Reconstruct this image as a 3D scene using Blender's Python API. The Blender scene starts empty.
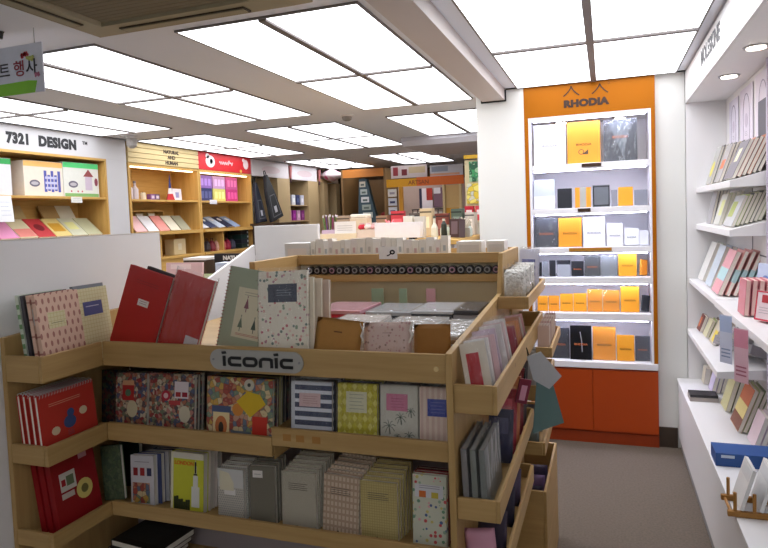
import bpy, bmesh, math, random
from math import sin, cos, tan, pi, radians, sqrt, hypot
from mathutils import Vector, Matrix
SC = bpy.context.scene
COL = SC.collection
RND = random.Random(11)

# ------------------------------------------------------------------ camera
YAW, PITCH, ROLL = radians(19.55), radians(3.174), radians(-2.143)
fw = Vector((-sin(YAW)*cos(PITCH), cos(YAW)*cos(PITCH), -sin(PITCH)))
ri = Vector((cos(YAW), sin(YAW), 0)); up = ri.cross(fw)
ri, up = ri*cos(ROLL)+up*sin(ROLL), -ri*sin(ROLL)+up*cos(ROLL)
cd = bpy.data.cameras.new('camera')
cam = bpy.data.objects.new('camera', cd); COL.objects.link(cam)
M = Matrix.Identity(4)
for i in range(3):
    M[i][0], M[i][1], M[i][2] = ri[i], up[i], -fw[i]
M[2][3] = 1.55
cam.matrix_world = M
cd.sensor_fit = 'HORIZONTAL'; cd.sensor_width = 36.0; cd.lens = 626.3/768*36
cd.shift_y = -22.1/768; cd.clip_start = 0.05
SC.camera = cam
vs = SC.view_settings
vs.view_transform = 'Standard'; vs.look = 'None'; vs.gamma = 1.0; vs.use_curve_mapping = False
vs.exposure = -0.34
SC.cycles.use_denoising = True
SC.cycles.max_bounces = 10; SC.cycles.transparent_max_bounces = 32
SC.cycles.sample_clamp_indirect = 6.0
wd = bpy.data.worlds.new('world'); SC.world = wd; wd.use_nodes = True
wd.node_tree.nodes['Background'].inputs[0].default_value = (.5, .5, .52, 1)
wd.node_tree.nodes['Background'].inputs[1].default_value = 0.02

# ------------------------------------------------------------------ materials
MATS = {}
def L(c):            # sRGB 0..255 -> linear
    return tuple(((v/255)/12.92 if v/255 <= .04045 else ((v/255+.055)/1.055)**2.4) for v in c)+(1,)
class NT:
    def __init__(s, name, rough=.5, spec=.5):
        s.m = bpy.data.materials.new(name); s.m.use_nodes = True
        s.t = s.m.node_tree; s.n = s.t.nodes; s.b = s.n['Principled BSDF']
        s.b.inputs['Roughness'].default_value = rough
        s.b.inputs['Specular IOR Level'].default_value = spec
    def add(s, t, **kw):
        n = s.n.new(t)
        for k, v in kw.items(): setattr(n, k, v)
        return n
    def link(s, a, b): s.t.links.new(a, b)
    def math(s, op, a, b=None, c=None):
        n = s.add('ShaderNodeMath', operation=op)
        for i, v in enumerate((a, b, c)):
            if v is None: continue
            if isinstance(v, (int, float)): n.inputs[i].default_value = v
            else: s.link(v, n.inputs[i])
        return n.outputs[0]
    def xyz(s, coord='Object'):
        tc = s.add('ShaderNodeTexCoord'); sp = s.add('ShaderNodeSeparateXYZ')
        s.link(tc.outputs[coord], sp.inputs[0]); return sp.outputs, tc.outputs[coord]
    def mix(s, f, a, b):
        n = s.add('ShaderNodeMix', data_type='RGBA')
        for v, i in ((f, 0), (a, 6), (b, 7)):
            if isinstance(v, (int, float)): n.inputs[i].default_value = v
            elif isinstance(v, tuple): n.inputs[i].default_value = v
            else: s.link(v, n.inputs[i])
        return n.outputs[2]
    def col(s, o):
        if isinstance(o, tuple): s.b.inputs['Base Color'].default_value = o
        else: s.link(o, s.b.inputs['Base Color'])
    def noise(s, vec, scale, detail=3):
        n = s.add('ShaderNodeTexNoise'); n.inputs['Scale'].default_value = scale; n.inputs['Detail'].default_value = detail
        s.link(vec, n.inputs['Vector']); return n.outputs['Fac']
    def bump(s, h, st=.2, d=.002):
        n = s.add('ShaderNodeBump'); n.inputs['Strength'].default_value = st; n.inputs['Distance'].default_value = d
        s.link(h, n.inputs['Height']); s.link(n.outputs[0], s.b.inputs['Normal'])
def scaled(s, vec, sc):
    n = s.add('ShaderNodeMapping'); n.inputs['Scale'].default_value = sc
    s.link(vec, n.inputs['Vector']); return n.outputs[0]

def plain(name, rgb, rough=.55, var=.06, nscale=30, metallic=0, spec=.4):
    if name in MATS: return MATS[name]
    k = NT(name, rough, spec); c = L(rgb)
    _, v = k.xyz(); f = k.noise(v, nscale)
    d = tuple(x*(1-var) for x in c[:3])+(1,); e = tuple(min(1, x*(1+var)) for x in c[:3])+(1,)
    k.col(k.mix(f, d, e)); k.b.inputs['Metallic'].default_value = metallic
    MATS[name] = k.m; return k.m
def P(r, g, b, rough=.5):       # plain colour by value
    return plain('paper_%d_%d_%d_%d' % (r, g, b, rough*100), (r, g, b), rough)
def emit(name, rgb, st):
    if name in MATS: return MATS[name]
    k = NT(name); k.col(L(rgb)); k.b.inputs['Emission Color'].default_value = L(rgb); k.b.inputs['Emission Strength'].default_value = st
    MATS[name] = k.m; return k.m
def wood(name, c1, c2, axis, rough=.5, knots=True):
    if name in MATS: return MATS[name]
    k = NT(name, rough, .35); o, v = k.xyz()
    sc = [26, 26, 26]; sc[axis] = 1.6
    f = k.noise(scaled(k, v, sc), 1.0, 5)
    g = k.noise(scaled(k, v, [x*4 for x in sc]), 1.0, 2)
    f = k.math('ADD', k.math('MULTIPLY', f, .75), k.math('MULTIPLY', g, .25))
    f = k.math('SMOOTHSTEP', f, .35, .65) if False else k.math('MULTIPLY_ADD', k.math('SUBTRACT', f, .5), 2.2, .5)
    c = k.mix(f, L(c1), L(c2))
    if knots:
        vo = k.add('ShaderNodeTexVoronoi'); vo.inputs['Scale'].default_value = 4.0
        k.link(v, vo.inputs['Vector'])
        kf = k.math('LESS_THAN', vo.outputs['Distance'], .045)
        c = k.mix(k.math('MULTIPLY', kf, .6), c, L((105, 62, 24)))
    k.col(c); k.bump(f, .08, .001)
    MATS[name] = k.m; return k.m
PINE1, PINE2 = (170, 136, 84), (194, 160, 106)
WX = wood('pine_grain_x', PINE1, PINE2, 0); WY = wood('pine_grain_y', PINE1, PINE2, 1); WZ = wood('pine_grain_z', PINE1, PINE2, 2)
KX = wood('knotty_pine_y', (196, 150, 78), (222, 180, 104), 1); KZ = wood('knotty_pine_z', (196, 150, 78), (222, 180, 106), 2)
WHITE = plain('white_laminate', (238, 236, 236), .38, .015, 6)
WALLW = plain('white_wall_paint', (232, 232, 228), .6, .02, 4)
PAGE = plain('page_paper', (240, 234, 222), .8, .05, 200)
BLACK = plain('black_plastic', (22, 22, 24), .4)
GREYM = plain('grey_metal', (150, 150, 152), .35, .05, 30, .9)

def patt(name, fn, rough=.5):
    if name in MATS: return MATS[name]
    k = NT(name, rough, .4); o, v = k.xyz(); k.col(fn(k, o, v)); MATS[name] = k.m; return k.m
def stripes(name, a, b, per, duty=.5, ax=2, rough=.5):
    def f(k, o, v):
        fr = k.math('FRACT', k.math('MULTIPLY', o[ax], 1/per)); return k.mix(k.math('LESS_THAN', fr, duty), L(a), L(b))
    return patt(name, f, rough)
def gridlines(name, a, b, px, pz, lw=.12, ax=(0, 2), rough=.6):
    def f(k, o, v):
        m = k.math('MAXIMUM', *[k.math('LESS_THAN', k.math('FRACT', k.math('MULTIPLY', o[q], 1/p)), lw) for q, p in zip(ax, (px, pz))])
        return k.mix(m, L(a), L(b))
    return patt(name, f, rough)
def motifs(name, a, b, px, pz, rx, rz, b2=None, rough=.6):
    def f(k, o, v):
        row = k.math('FLOOR', k.math('MULTIPLY', o[2], 1/pz))
        sh = k.math('MULTIPLY', k.math('MODULO', k.math('ABSOLUTE', row), 2), .5)
        u = k.math('SUBTRACT', k.math('FRACT', k.math('ADD', k.math('MULTIPLY', o[0], 1/px), sh)), .5)
        w = k.math('SUBTRACT', k.math('FRACT', k.math('MULTIPLY', o[2], 1/pz)), .5)
        d = k.math('ADD', k.math('POWER', k.math('MULTIPLY', u, px/rx), 2), k.math('POWER', k.math('MULTIPLY', w, pz/rz), 2))
        c = k.mix(k.math('LESS_THAN', d, 1), L(a), L(b))
        if b2: c = k.mix(k.math('LESS_THAN', d, .3), c, L(b2))
        return c
    return patt(name, f, rough)
def argyle(name, a, b, c3, p, rough=.5):
    def f(k, o, v):
        s1 = k.math('FRACT', k.math('MULTIPLY', k.math('ADD', o[0], k.math('MULTIPLY', o[2], .7)), 1/p))
        s2 = k.math('FRACT', k.math('MULTIPLY', k.math('SUBTRACT', o[0], k.math('MULTIPLY', o[2], .7)), 1/p))
        m = k.math('ADD', k.math('LESS_THAN', s1, .5), k.math('LESS_THAN', s2, .5))
        return k.mix(k.math('GREATER_THAN', m, 1.5), k.mix(k.math('GREATER_THAN', m, .5), L(a), L(b)), L(c3))
    return patt(name, f, rough)
def cells(name, pal, scale, bg=None, thr=.3, rough=.5, seed=0.0):
    def f(k, o, v):
        mp = k.add('ShaderNodeMapping'); mp.inputs['Location'].default_value = (seed, seed*.7, seed*1.3); mp.inputs['Scale'].default_value = (1, .05, 1)
        k.link(v, mp.inputs['Vector'])
        vo = k.add('ShaderNodeTexVoronoi'); vo.inputs['Scale'].default_value = scale; k.link(mp.outputs[0], vo.inputs['Vector'])
        sp = k.add('ShaderNodeSeparateXYZ'); k.link(vo.outputs['Color'], sp.inputs[0])
        rp = k.add('ShaderNodeValToRGB'); rp.color_ramp.interpolation = 'CONSTANT'
        e = rp.color_ramp.elements
        while len(e) < len(pal): e.new(.5)
        for i, c in enumerate(pal): e[i].position = i/len(pal); e[i].color = L(c)
        k.link(sp.outputs[0], rp.inputs[0])
        if bg is None:
            ed = k.add('ShaderNodeTexVoronoi', feature='DISTANCE_TO_EDGE'); ed.inputs['Scale'].default_value = scale; k.link(mp.outputs[0], ed.inputs['Vector'])
            inner = k.math('LESS_THAN', vo.outputs['Distance'], .16)
            c = k.mix(k.math('MULTIPLY', inner, .6), rp.outputs[0], L(pal[-1]))
            return k.mix(k.math('MULTIPLY', k.math('LESS_THAN', ed.outputs['Distance'], .05), .45), c, L((70, 60, 56)))
        return k.mix(k.math('LESS_THAN', vo.outputs['Distance'], thr), L(bg), rp.outputs[0])
    return patt(name, f, rough)
def speckle(name, a, b, scale, thr=.52):
    def f(k, o, v): return k.mix(k.math('GREATER_THAN', k.noise(v, scale, 1), thr), L(a), L(b))
    return patt(name, f, .7)

def film(name='clear_film', tint=(255, 255, 255), haze=.025, dist=.06):
    if name in MATS: return MATS[name]
    m = bpy.data.materials.new(name); m.use_nodes = True; t = m.node_tree; n = t.nodes; n.clear()
    out = n.new('ShaderNodeOutputMaterial'); tr = n.new('ShaderNodeBsdfTransparent'); gl = n.new('ShaderNodeBsdfGlossy'); df = n.new('ShaderNodeBsdfDiffuse')
    tr.inputs[0].default_value = L(tint); gl.inputs['Roughness'].default_value = .12; df.inputs[0].default_value = (.9, .9, .92, 1)
    lw_ = n.new('ShaderNodeLayerWeight'); lw_.inputs['Blend'].default_value = .5; pw = n.new('ShaderNodeMath'); pw.operation = 'POWER'; pw.inputs[1].default_value = 4.0
    fr = n.new('ShaderNodeMath'); fr.operation = 'MULTIPLY_ADD'; fr.inputs[1].default_value = .5; fr.inputs[2].default_value = .045
    t.links.new(lw_.outputs['Facing'], pw.inputs[0]); t.links.new(pw.outputs[0], fr.inputs[0])
    tc = n.new('ShaderNodeTexCoord'); ns = n.new('ShaderNodeTexNoise'); ns.inputs['Scale'].default_value = 22; ns.inputs['Detail'].default_value = 2
    mp = n.new('ShaderNodeMapping'); mp.inputs['Rotation'].default_value = (0, .6, 0); mp.inputs['Scale'].default_value = (1, 1, .35)
    bp = n.new('ShaderNodeBump'); bp.inputs['Strength'].default_value = 1.0; bp.inputs['Distance'].default_value = dist
    t.links.new(tc.outputs['Object'], mp.inputs[0]); t.links.new(mp.outputs[0], ns.inputs['Vector']); t.links.new(ns.outputs['Fac'], bp.inputs['Height'])
    t.links.new(bp.outputs[0], gl.inputs['Normal'])
    m1 = n.new('ShaderNodeMixShader'); m2 = n.new('ShaderNodeMixShader'); m1.inputs[0].default_value = haze
    t.links.new(tr.outputs[0], m1.inputs[1]); t.links.new(df.outputs[0], m1.inputs[2])
    t.links.new(fr.outputs[0], m2.inputs[0]); t.links.new(m1.outputs[0], m2.inputs[1]); t.links.new(gl.outputs[0], m2.inputs[2])
    t.links.new(m2.outputs[0], out.inputs[0]); MATS[name] = m; return m
FILM = film(); FLATF = film('smooth_film', dist=.008)

# ------------------------------------------------------------------ mesh building
class MB:
    def __init__(s): s.v = []; s.f = []
    def poly(s, pts, faces):
        b = len(s.v); s.v += [tuple(p) for p in pts]; s.f += [tuple(b+i for i in f) for f in faces]; return s
    def box(s, x0, x1, y0, y1, z0, z1, mat=None):
        p = [(x, y, z) for z in (z0, z1) for y in (y0, y1) for x in (x0, x1)]
        if mat is not None: p = [mat @ Vector(q) for q in p]
        return s.poly(p, [(0, 2, 3, 1), (4, 5, 7, 6), (0, 1, 5, 4), (2, 6, 7, 3), (0, 4, 6, 2), (1, 3, 7, 5)])
    def prism(s, prof, axis, a, b):     # prof: 2D points in the other two axes
        def mk(u, w, t):
            return [(t, u, w), (u, t, w), (u, w, t)][axis]
        n = len(prof); p = [mk(u, w, a) for u, w in prof]+[mk(u, w, b) for u, w in prof]
        return s.poly(p, [tuple(range(n))[::-1], tuple(range(n, 2*n))]+[(i, (i+1) % n, n+(i+1) % n, n+i) for i in range(n)])
    def cyl(s, p0, p1, r, n=12, r1=None):
        p0, p1 = Vector(p0), Vector(p1); d = (p1-p0).normalized()
        a = d.orthogonal().normalized(); b = d.cross(a); r1 = r if r1 is None else r1
        p = [p0+(a*cos(2*pi*i/n)+b*sin(2*pi*i/n))*r for i in range(n)]+[p1+(a*cos(2*pi*i/n)+b*sin(2*pi*i/n))*r1 for i in range(n)]
        return s.poly(p, [tuple(range(n))[::-1], tuple(range(n, 2*n))]+[(i, (i+1) % n, n+(i+1) % n, n+i) for i in range(n)])
    def tube(s, pts, r, n=6, closed=False):
        pts = [Vector(p) for p in pts]; m = len(pts); base = len(s.v); prev = None
        for i, p in enumerate(pts):
            if closed: d = pts[(i+1) % m]-pts[i-1]
            else: d = pts[min(i+1, m-1)]-pts[max(i-1, 0)]
            d.normalize(); a = (prev-d*prev.dot(d)).normalized() if prev is not None and (prev-d*prev.dot(d)).length > 1e-6 else d.orthogonal().normalized()
            prev = a; b = d.cross(a)
            s.v += [tuple(p+(a*cos(2*pi*j/n)+b*sin(2*pi*j/n))*r) for j in range(n)]
        for i in range(m if closed else m-1):
            A, B = base+i*n, base+((i+1) % m)*n
            s.f += [(A+j, A+(j+1) % n, B+(j+1) % n, B+j) for j in range(n)]
        if not closed: s.f += [tuple(base+j for j in range(n))[::-1], tuple(base+(m-1)*n+j for j in range(n))]
        return s
    def lathe(s, prof, c=(0, 0, 0), n=16):
        b = len(s.v); c = Vector(c)
        for r, z in prof: s.v += [tuple(c+Vector((r*cos(2*pi*i/n), r*sin(2*pi*i/n), z))) for i in range(n)]
        for k in range(len(prof)-1):
            s.f += [(b+k*n+i, b+k*n+(i+1) % n, b+(k+1)*n+(i+1) % n, b+(k+1)*n+i) for i in range(n)]
        s.f += [tuple(b+i for i in range(n))[::-1], tuple(b+(len(prof)-1)*n+i for i in range(n))]; return s
    def ribbon(s, pts, w, y0, y1, closed=False):   # stroke in the XZ plane, thickness y0..y1
        m = len(pts); q = [Vector((p[0], p[1])) for p in pts]; l = []; r = []
        for i in range(m):
            a = q[i-1] if (i > 0 or closed) else None; b = q[(i+1) % m] if (i < m-1 or closed) else None
            d0 = (q[i]-a).normalized() if a is not None else (b-q[i]).normalized()
            d1 = (b-q[i]).normalized() if b is not None else d0
            t = (d0+d1).normalized(); nrm = Vector((-t.y, t.x)); k = max(.5, nrm.dot(Vector((-d1.y, d1.x))))
            l.append(q[i]+nrm*w/2/k); r.append(q[i]-nrm*w/2/k)
        b = len(s.v)
        for i in range(m):
            for p in (l[i], r[i]):
                s.v += [(p.x, y0, p.y), (p.x, y1, p.y)]
        for i in range(m if closed else m-1):
            A, B = b+4*i, b+4*((i+1) % m)
            s.f += [(A, B, B+2, A+2), (A+1, A+3, B+3, B+1), (A, A+1, B+1, B), (A+2, B+2, B+3, A+3)]
        if not closed:
            E = b+4*(m-1); s.f += [(b, b+2, b+3, b+1), (E, E+1, E+3, E+2)]
        return s
    def build(s, name, mat, parent=None, bevel=0, off=None, smooth=False, seg=1):
        if parent is not None and off is None and parent.get('_world'): off = parent.location
        me = bpy.data.meshes.new(name)
        vv = s.v if off is None else [(x-off[0], y-off[1], z-off[2]) for x, y, z in s.v]
        me.from_pydata(vv, [], s.f); me.update()
        bm = bmesh.new(); bm.from_mesh(me)
        bmesh.ops.recalc_face_normals(bm, faces=bm.faces)
        if bevel:
            es = [e for e in bm.edges if len(e.link_faces) == 2 and e.calc_face_angle(0) > .6]
            bmesh.ops.bevel(bm, geom=es, offset=bevel, segments=seg, affect='EDGES', profile=.5, clamp_overlap=True)
        if smooth:
            for f in bm.faces: f.smooth = True
        bm.to_mesh(me); bm.free()
        me.materials.append(mat)
        o = bpy.data.objects.new(name, me); COL.objects.link(o)
        if parent is not None: o.parent = parent
        return o
def B(*a): return MB().box(*a)

LABELS = {}
def lab(o, label, cat, group=None):
    o['label'] = label; o['category'] = cat
    if group: o['group'] = group
    return o
def thing(name, loc=(0, 0, 0), label=None, cat=None, group=None, world=False):
    o = bpy.data.objects.new(name, None); COL.objects.link(o); o.location = loc; o.empty_display_size = .05
    if label: lab(o, label, cat, group)
    if world: o['_world'] = 1
    return o
def struct(o): o['kind'] = 'structure'; return o
def kids(o): return [c for c in bpy.data.objects if c.parent == o]
def dup(o, parent=None):
    c = o.copy(); COL.objects.link(c); c.parent = parent
    for ch in list(o.children): dup(ch, c)
    return c
def setxf(o, x, y, z, rz=0, lean=0, tilt=0, w=0, t=0):
    rz, lean, tilt = radians(rz), radians(lean), radians(tilt)
    z += abs(sin(tilt))*w/2+max(0, sin(lean))*t+.0012
    o.rotation_mode = 'XYZ'
    m = Matrix.Rotation(rz, 4, 'Z') @ Matrix.Rotation(-lean, 4, 'X') @ Matrix.Rotation(tilt, 4, 'Y')
    o.location = (x, y, z); o.rotation_euler = m.to_euler('XYZ'); return o
ORD = 'first second third fourth fifth sixth seventh eighth ninth tenth eleventh twelfth thirteenth fourteenth fifteenth sixteenth seventeenth eighteenth nineteenth twentieth twenty-first twenty-second twenty-third twenty-fourth twenty-fifth'.split()

TXT = {}
def text(name, s, size, mat, parent, x, y, z, rz=0, ext=.0008, bold=0.0, align='CENTER', shear=0, sx=1.0, sp=1.0):
    key = (s, size, ext, bold, align, shear, sx, sp)
    if key not in TXT:
        cu = bpy.data.curves.new(name, 'FONT'); cu.body = s; cu.size = size; cu.extrude = ext; cu.offset = bold; cu.align_x = align; cu.shear = shear; cu.space_character = sp
        cu.resolution_u = 3
        ob = bpy.data.objects.new(name, cu); COL.objects.link(ob)
        dg = bpy.context.evaluated_depsgraph_get(); dg.update()
        me = bpy.data.meshes.new_from_object(ob.evaluated_get(dg)); bpy.data.objects.remove(ob)
        for v in me.vertices:
            X, Yy, Z = v.co; v.co = (X*sx, -Z, Yy)
        me.materials.clear(); TXT[key] = me
    me = TXT[key].copy(); me.materials.append(mat); me.name = name
    o = bpy.data.objects.new(name, me); COL.objects.link(o)
    if parent is not None:
        o.parent = parent
        if parent.get('_world'): x, y, z = x-parent.location[0], y-parent.location[1], z-parent.location[2]
    o.location = (x, y, z); o.rotation_euler = (0, 0, radians(rz)); return o

# ------------------------------------------------------------------ stationery
def patch(root, name, mat, x0, x1, z0, z1, y=0.0, th=.0006):
    return B(x0, x1, y-th, y, z0, z1).build(name, mat, root)
def notebook(w, h, t, cov, bind='left', page=PAGE, name='notebook', bd=.0016, ring=None):
    r = thing(name); m = MB(); x0, x1 = -w/2, w/2
    m.box(x0, x1, 0, bd, 0, h); m.box(x0, x1, t-bd, t, 0, h)
    if bind == 'left': m.box(x0, x0+bd, bd, t-bd, 0, h)
    if bind == 'right': m.box(x1-bd, x1, bd, t-bd, 0, h)
    if bind == 'top': m.box(x0, x1, bd, t-bd, h-bd, h)
    m.build('cover', cov, r)
    ins = .002
    B(x0+(bd if bind == 'left' else ins), x1-(bd if bind == 'right' else ins), bd, t-bd, ins, h-(bd if bind == 'top' else ins)).build('page_block', page, r)
    if bind.startswith('spiral'):
        s = MB(); n = int((h if bind == 'spiral_left' or bind == 'spiral_right' else w)/.011)
        for i in range(n):
            pts = []
            for j in range(8):
                a = 2*pi*j/8; c = (.0055 if bind != 'spiral_top' else .0078)*cos(a); d = (t/2+(.003 if bind != 'spiral_top' else .0045))*sin(a)
                if bind == 'spiral_left': pts.append((x0+.001+c, t/2+d, .008+i*.011))
                elif bind == 'spiral_right': pts.append((x1-.001+c, t/2+d, .008+i*.011))
                else: pts.append((x0+.008+i*.011, t/2+d, h-.001+c))
            s.tube(pts, .0011, 4, True)
        s.build('spiral_binding', ring or GREYM, r)
    r['w'] = w; r['t'] = t; return r
def sleeve(root, w, h, t, film_m=None, flap=.012):
    m = MB(); e = .0018; n = 6
    vs_ = []
    for iy, y in ((0, -e), (1, t+e)):
        for j in range(n+1):
            for i in range(n+1):
                u, v = i/n, j/n
                k = .0008*sin(u*9+v*5+iy)+.0006*sin(v*13-u*4)
                edge = 1 if 0 < i < n and 0 < j < n else .4
                yy = (t/2)+(y-t/2)*1.0+(k if iy == 0 else -k)*edge*(-1)
                vs_.append((-w/2-e+u*(w+2*e), yy-(.001 if iy == 0 else -.001)*edge, v*(h+flap)))
    N = (n+1)*(n+1); f = []
    for s_ in (0, 1):
        for j in range(n):
            for i in range(n):
                a = s_*N+j*(n+1)+i; f.append((a, a+1, a+n+2, a+n+1))
    m.poly(vs_, f)
    for j in range(n):
        a = j*(n+1); m.f += [(a, a+n+1, N+a+n+1, N+a), (a+n, a+2*n+1, N+a+2*n+1, N+a+n)]
    return m.build('plastic_sleeve', film_m or FILM, root, smooth=True)
def pouch(w, h, t, mat, name='pouch', seam=.0):
    r = thing(name); m = MB(); n = 8; vs_ = []
    for s_ in (-1, 1):
        for j in range(n+1):
            for i in range(n+1):
                u, v = i/n, j/n
                k = (max(0, sin(pi*u))**.55)*(max(0, sin(pi*min(1, v*.92+.04)))**.5) if 0 < i < n and 0 < j < n else 0
                vs_.append(((u-.5)*w, t/2+s_*t/2*k, v*h))
    N = (n+1)**2; f = []
    for s_ in (0, 1):
        for j in range(n):
            for i in range(n):
                a = s_*N+j*(n+1)+i; f.append((a, a+1, a+n+2, a+n+1))
    m.poly(vs_, f)
    o = m.build('pouch_body', mat, r, smooth=True)
    bm = bmesh.new(); bm.from_mesh(o.data); bmesh.ops.remove_doubles(bm, verts=bm.verts, dist=1e-5); bmesh.ops.recalc_face_normals(bm, faces=bm.faces); bm.to_mesh(o.data); bm.free()
    r['w'] = w; r['t'] = t; return r
def carton(w, h, d, mat, name='box', bev=.001):
    r = thing(name); B(-w/2, w/2, 0, d, 0, h).build('carton', mat, r, bev); r['w'] = w; r['t'] = d; return r
def place(o, x, y, z, rz=0, lean=0, tilt=0, label=None, cat='notebook', group=None):
    setxf(o, x, y, z, rz, lean, tilt, o.get('w', 0), o.get('t', 0))
    if label: lab(o, label, cat, group)
    return o
def stack_of(objs, x, y, z, rz, lean, labels, cat, group, gap=.001, tilt=0, jit=.6, slope=0.0, dx=0):
    """a row of slabs one behind the other, front first"""
    d = 0; a = radians(rz)
    for i, o in enumerate(objs):
        t = o.get('t', .01); jx = RND.uniform(-.002, .002)*jit+dx*i
        px = x-sin(a)*d+cos(a)*jx; py = y+cos(a)*d+sin(a)*jx
        place(o, px, py, z+slope*d, rz, lean, tilt, labels[i], cat, group)
        d += t/max(.3, cos(radians(lean)))+gap
    return d
def seq(front, rest, n):
    return [front]+[rest % ORD[i] for i in range(1, n)]
# ================================================================== ROOM
CEIL = 2.38
fl = NT('carpet', .95, .1); o_, v_ = fl.xyz()
fl.col(fl.mix(fl.noise(v_, 90, 4), L((92, 83, 74)), L((128, 116, 104)))); fl.bump(fl.noise(v_, 260, 2), .5, .004)
struct(B(-4.9, 1.0, -2.6, 10.8, -.1, 0).build('floor', fl.m))
CE = plain('ceiling_paint', (236, 239, 247), .7, .015, 3)
struct(B(-4.9, 1.0, -2.6, 10.8, CEIL, CEIL+.1).build('ceiling', CE))
struct(B(-4.9, -4.72, -2.6, 10.8, 0, CEIL).build('wall_left', WALLW))
struct(B(.72, .9, -2.6, 4.9, 0, CEIL).build('wall_right', WALLW))
struct(B(-4.72, -.5, 10.6, 10.8, 0, CEIL).build('wall_back', plain('dark_wall', (96, 74, 50), .6)))
struct(B(-4.72, .72, -2.6, -2.4, 0, CEIL).build('wall_front', WALLW))
struct(B(-.82, -.502, 4.302, 4.9, 0, CEIL).build('wall_pillar', WALLW))
struct(B(-.502, .72, 4.64, 4.9, 0, CEIL).build('wall_end', WALLW))
struct(B(.304, .476, 4.34, 4.64, 0, CEIL).build('wall_nib', WALLW))
struct(B(-.55, -.5, 4.9, 10.6, 0, CEIL).build('wall_side', WALLW))
struct(B(.304, .415, 4.328, 4.34, 0, .13).build('baseboard_end', plain('dark_baseboard', (70, 58, 48), .5)))
# dropped duct beam running to the pillar, and its dark joint at the pillar
struct(B(-.775, -.625, -2.4, 4.3, 2.305, CEIL).build('trim_1', plain('beam_paint', (206, 198, 194), .6, .02, 3)))
jm = MB(); jm.box(-.785, -.615, 4.292, 4.302, 2.296, 2.306); jm.box(-.625, -.615, 4.292, 4.302, 2.306, 2.372); jm.box(-.785, -.775, 4.292, 4.302, 2.306, 2.335)
jm.box(-.615, .476, 4.292, 4.300, 2.372, 2.379)
struct(jm.build('trim_2', plain('joint_black', (30, 30, 32), .6)))
bk = MB(); prof = [(6.35, CEIL), (6.35, 2.34), (6.40, 2.29), (7.6, 2.29), (7.6, CEIL)]
bk.prism(prof, 0, -2.02, -.82)
struct(bk.build('trim_3', plain('bulkhead_paint', (206, 202, 210), .5)))

# ------------------------------------------------------------------ luminous ceiling panels
DIFF = emit('light_diffuser', (246, 249, 255), 5.0)
FRM = plain('light_frame_paint', (128, 122, 120), .6)
def ceiling_light(x0, x1, y0, y1, nx, ny, label, group=None):
    t = thing('ceiling_light', ((x0+x1)/2, (y0+y1)/2, CEIL), label, 'ceiling light', 'luminous ceiling panels', True)
    g = .036; b = .009; z0, z1 = CEIL-.018, CEIL-.0005; f = MB()
    zo = CEIL-.0095; f.box(x0-b, x1+b, y0-b, y0, zo, z1); f.box(x0-b, x1+b, y1, y1+b, zo, z1); f.box(x0-b, x0, y0, y1, zo, z1); f.box(x1, x1+b, y0, y1, zo, z1)
    xs = [x0+(x1-x0)*i/nx for i in range(nx+1)]; ys = [y0+(y1-y0)*i/ny for i in range(ny+1)]
    for x in xs[1:-1]: f.box(x-g/2, x+g/2, y0, y1, z0, z1)
    for y in ys[1:-1]:
        for i in range(nx): f.box(xs[i]+(g/2 if i else 0), xs[i+1]-(g/2 if i < nx-1 else 0), y-g/2, y+g/2, z0, z1)
    f.build('light_frame', FRM, t)
    for i in range(nx):
        for j in range(ny):
            B(xs[i]+(g/2 if i else 0), xs[i+1]-(g/2 if i < nx-1 else 0), ys[j]+(g/2 if j else 0), ys[j+1]-(g/2 if j < ny-1 else 0), CEIL-.008, CEIL-.002).build('diffuser', DIFF, t)
    return t
ceiling_light(-1.715, -.888, 2.29, 4.5, 2, 2, 'large four pane ceiling light beside the grey beam, next to the air conditioner')
ceiling_light(-3.04, -2.165, 2.29, 4.5, 2, 2, 'four pane ceiling light behind the hanging white sign, above the red notebooks')
ceiling_light(-4.25, -3.49, 2.29, 4.5, 2, 2, 'four pane ceiling light along the 7321 fascia, over the boxed sets')
ceiling_light(-4.25, -3.48, 4.97, 7.0, 2, 2, 'four pane ceiling light in front of the slatted wood fascia and red sign')
ceiling_light(-3.04, -2.165, 4.97, 6.9, 2, 2, 'four pane ceiling light in the second row, middle column, beyond the smoke detector')
ceiling_light(-1.69, -.86, 4.95, 6.3, 2, 1, 'two pane ceiling light in front of the rounded bulkhead near the white pillar')
ceiling_light(-4.2, -3.48, 7.85, 9.5, 2, 2, 'far ceiling light over the banner alcoves along the side wall')
ceiling_light(-2.95, -2.165, 7.85, 9.45, 2, 2, 'far ceiling light above the orange shop fascia')
ceiling_light(-.535, .42, 2.3, 4.28, 2, 2, 'wide ceiling light over the aisle, ending at the orange display cabinet')
ceiling_light(-4.25, -3.49, -1.2, 1.0, 2, 2, 'added ceiling light out of view at the shop front, column by the side wall')  # unseen panel continuing the ceiling grid, added to light the room
ceiling_light(-.535, .42, -1.9, -.2, 2, 2, 'added wide ceiling light out of view at the shop front over the aisle')  # unseen panel behind the camera, added and sized for light on the shelf fronts
# smoke detector
t = thing('smoke_detector', (-1.95, 4.72, CEIL), 'small round smoke detector on the ceiling between the light panels', 'smoke detector', None, True)
MB().lathe([(.055, CEIL-.012), (.055, CEIL)], (-1.95, 4.72, 0)).build('detector_base', WHITE, t)
MB().lathe([(.02, CEIL-.045), (.036, CEIL-.036), (.042, CEIL-.012)], (-1.95, 4.72, 0)).build('sensor_head', plain('detector_grey', (150, 146, 142), .5), t)
t = thing('ceiling_hook', (-2.36, 1.98, CEIL), 'tiny dark ceiling fixing above the hanging sale sign', 'hook', None, True)
MB().lathe([(.008, CEIL-.03), (.012, CEIL-.008), (.016, CEIL)], (-2.36, 1.98, 0), 10).build('hook_base', plain('dark_metal', (60, 58, 56), .4, .05, 30, .6), t)

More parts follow.
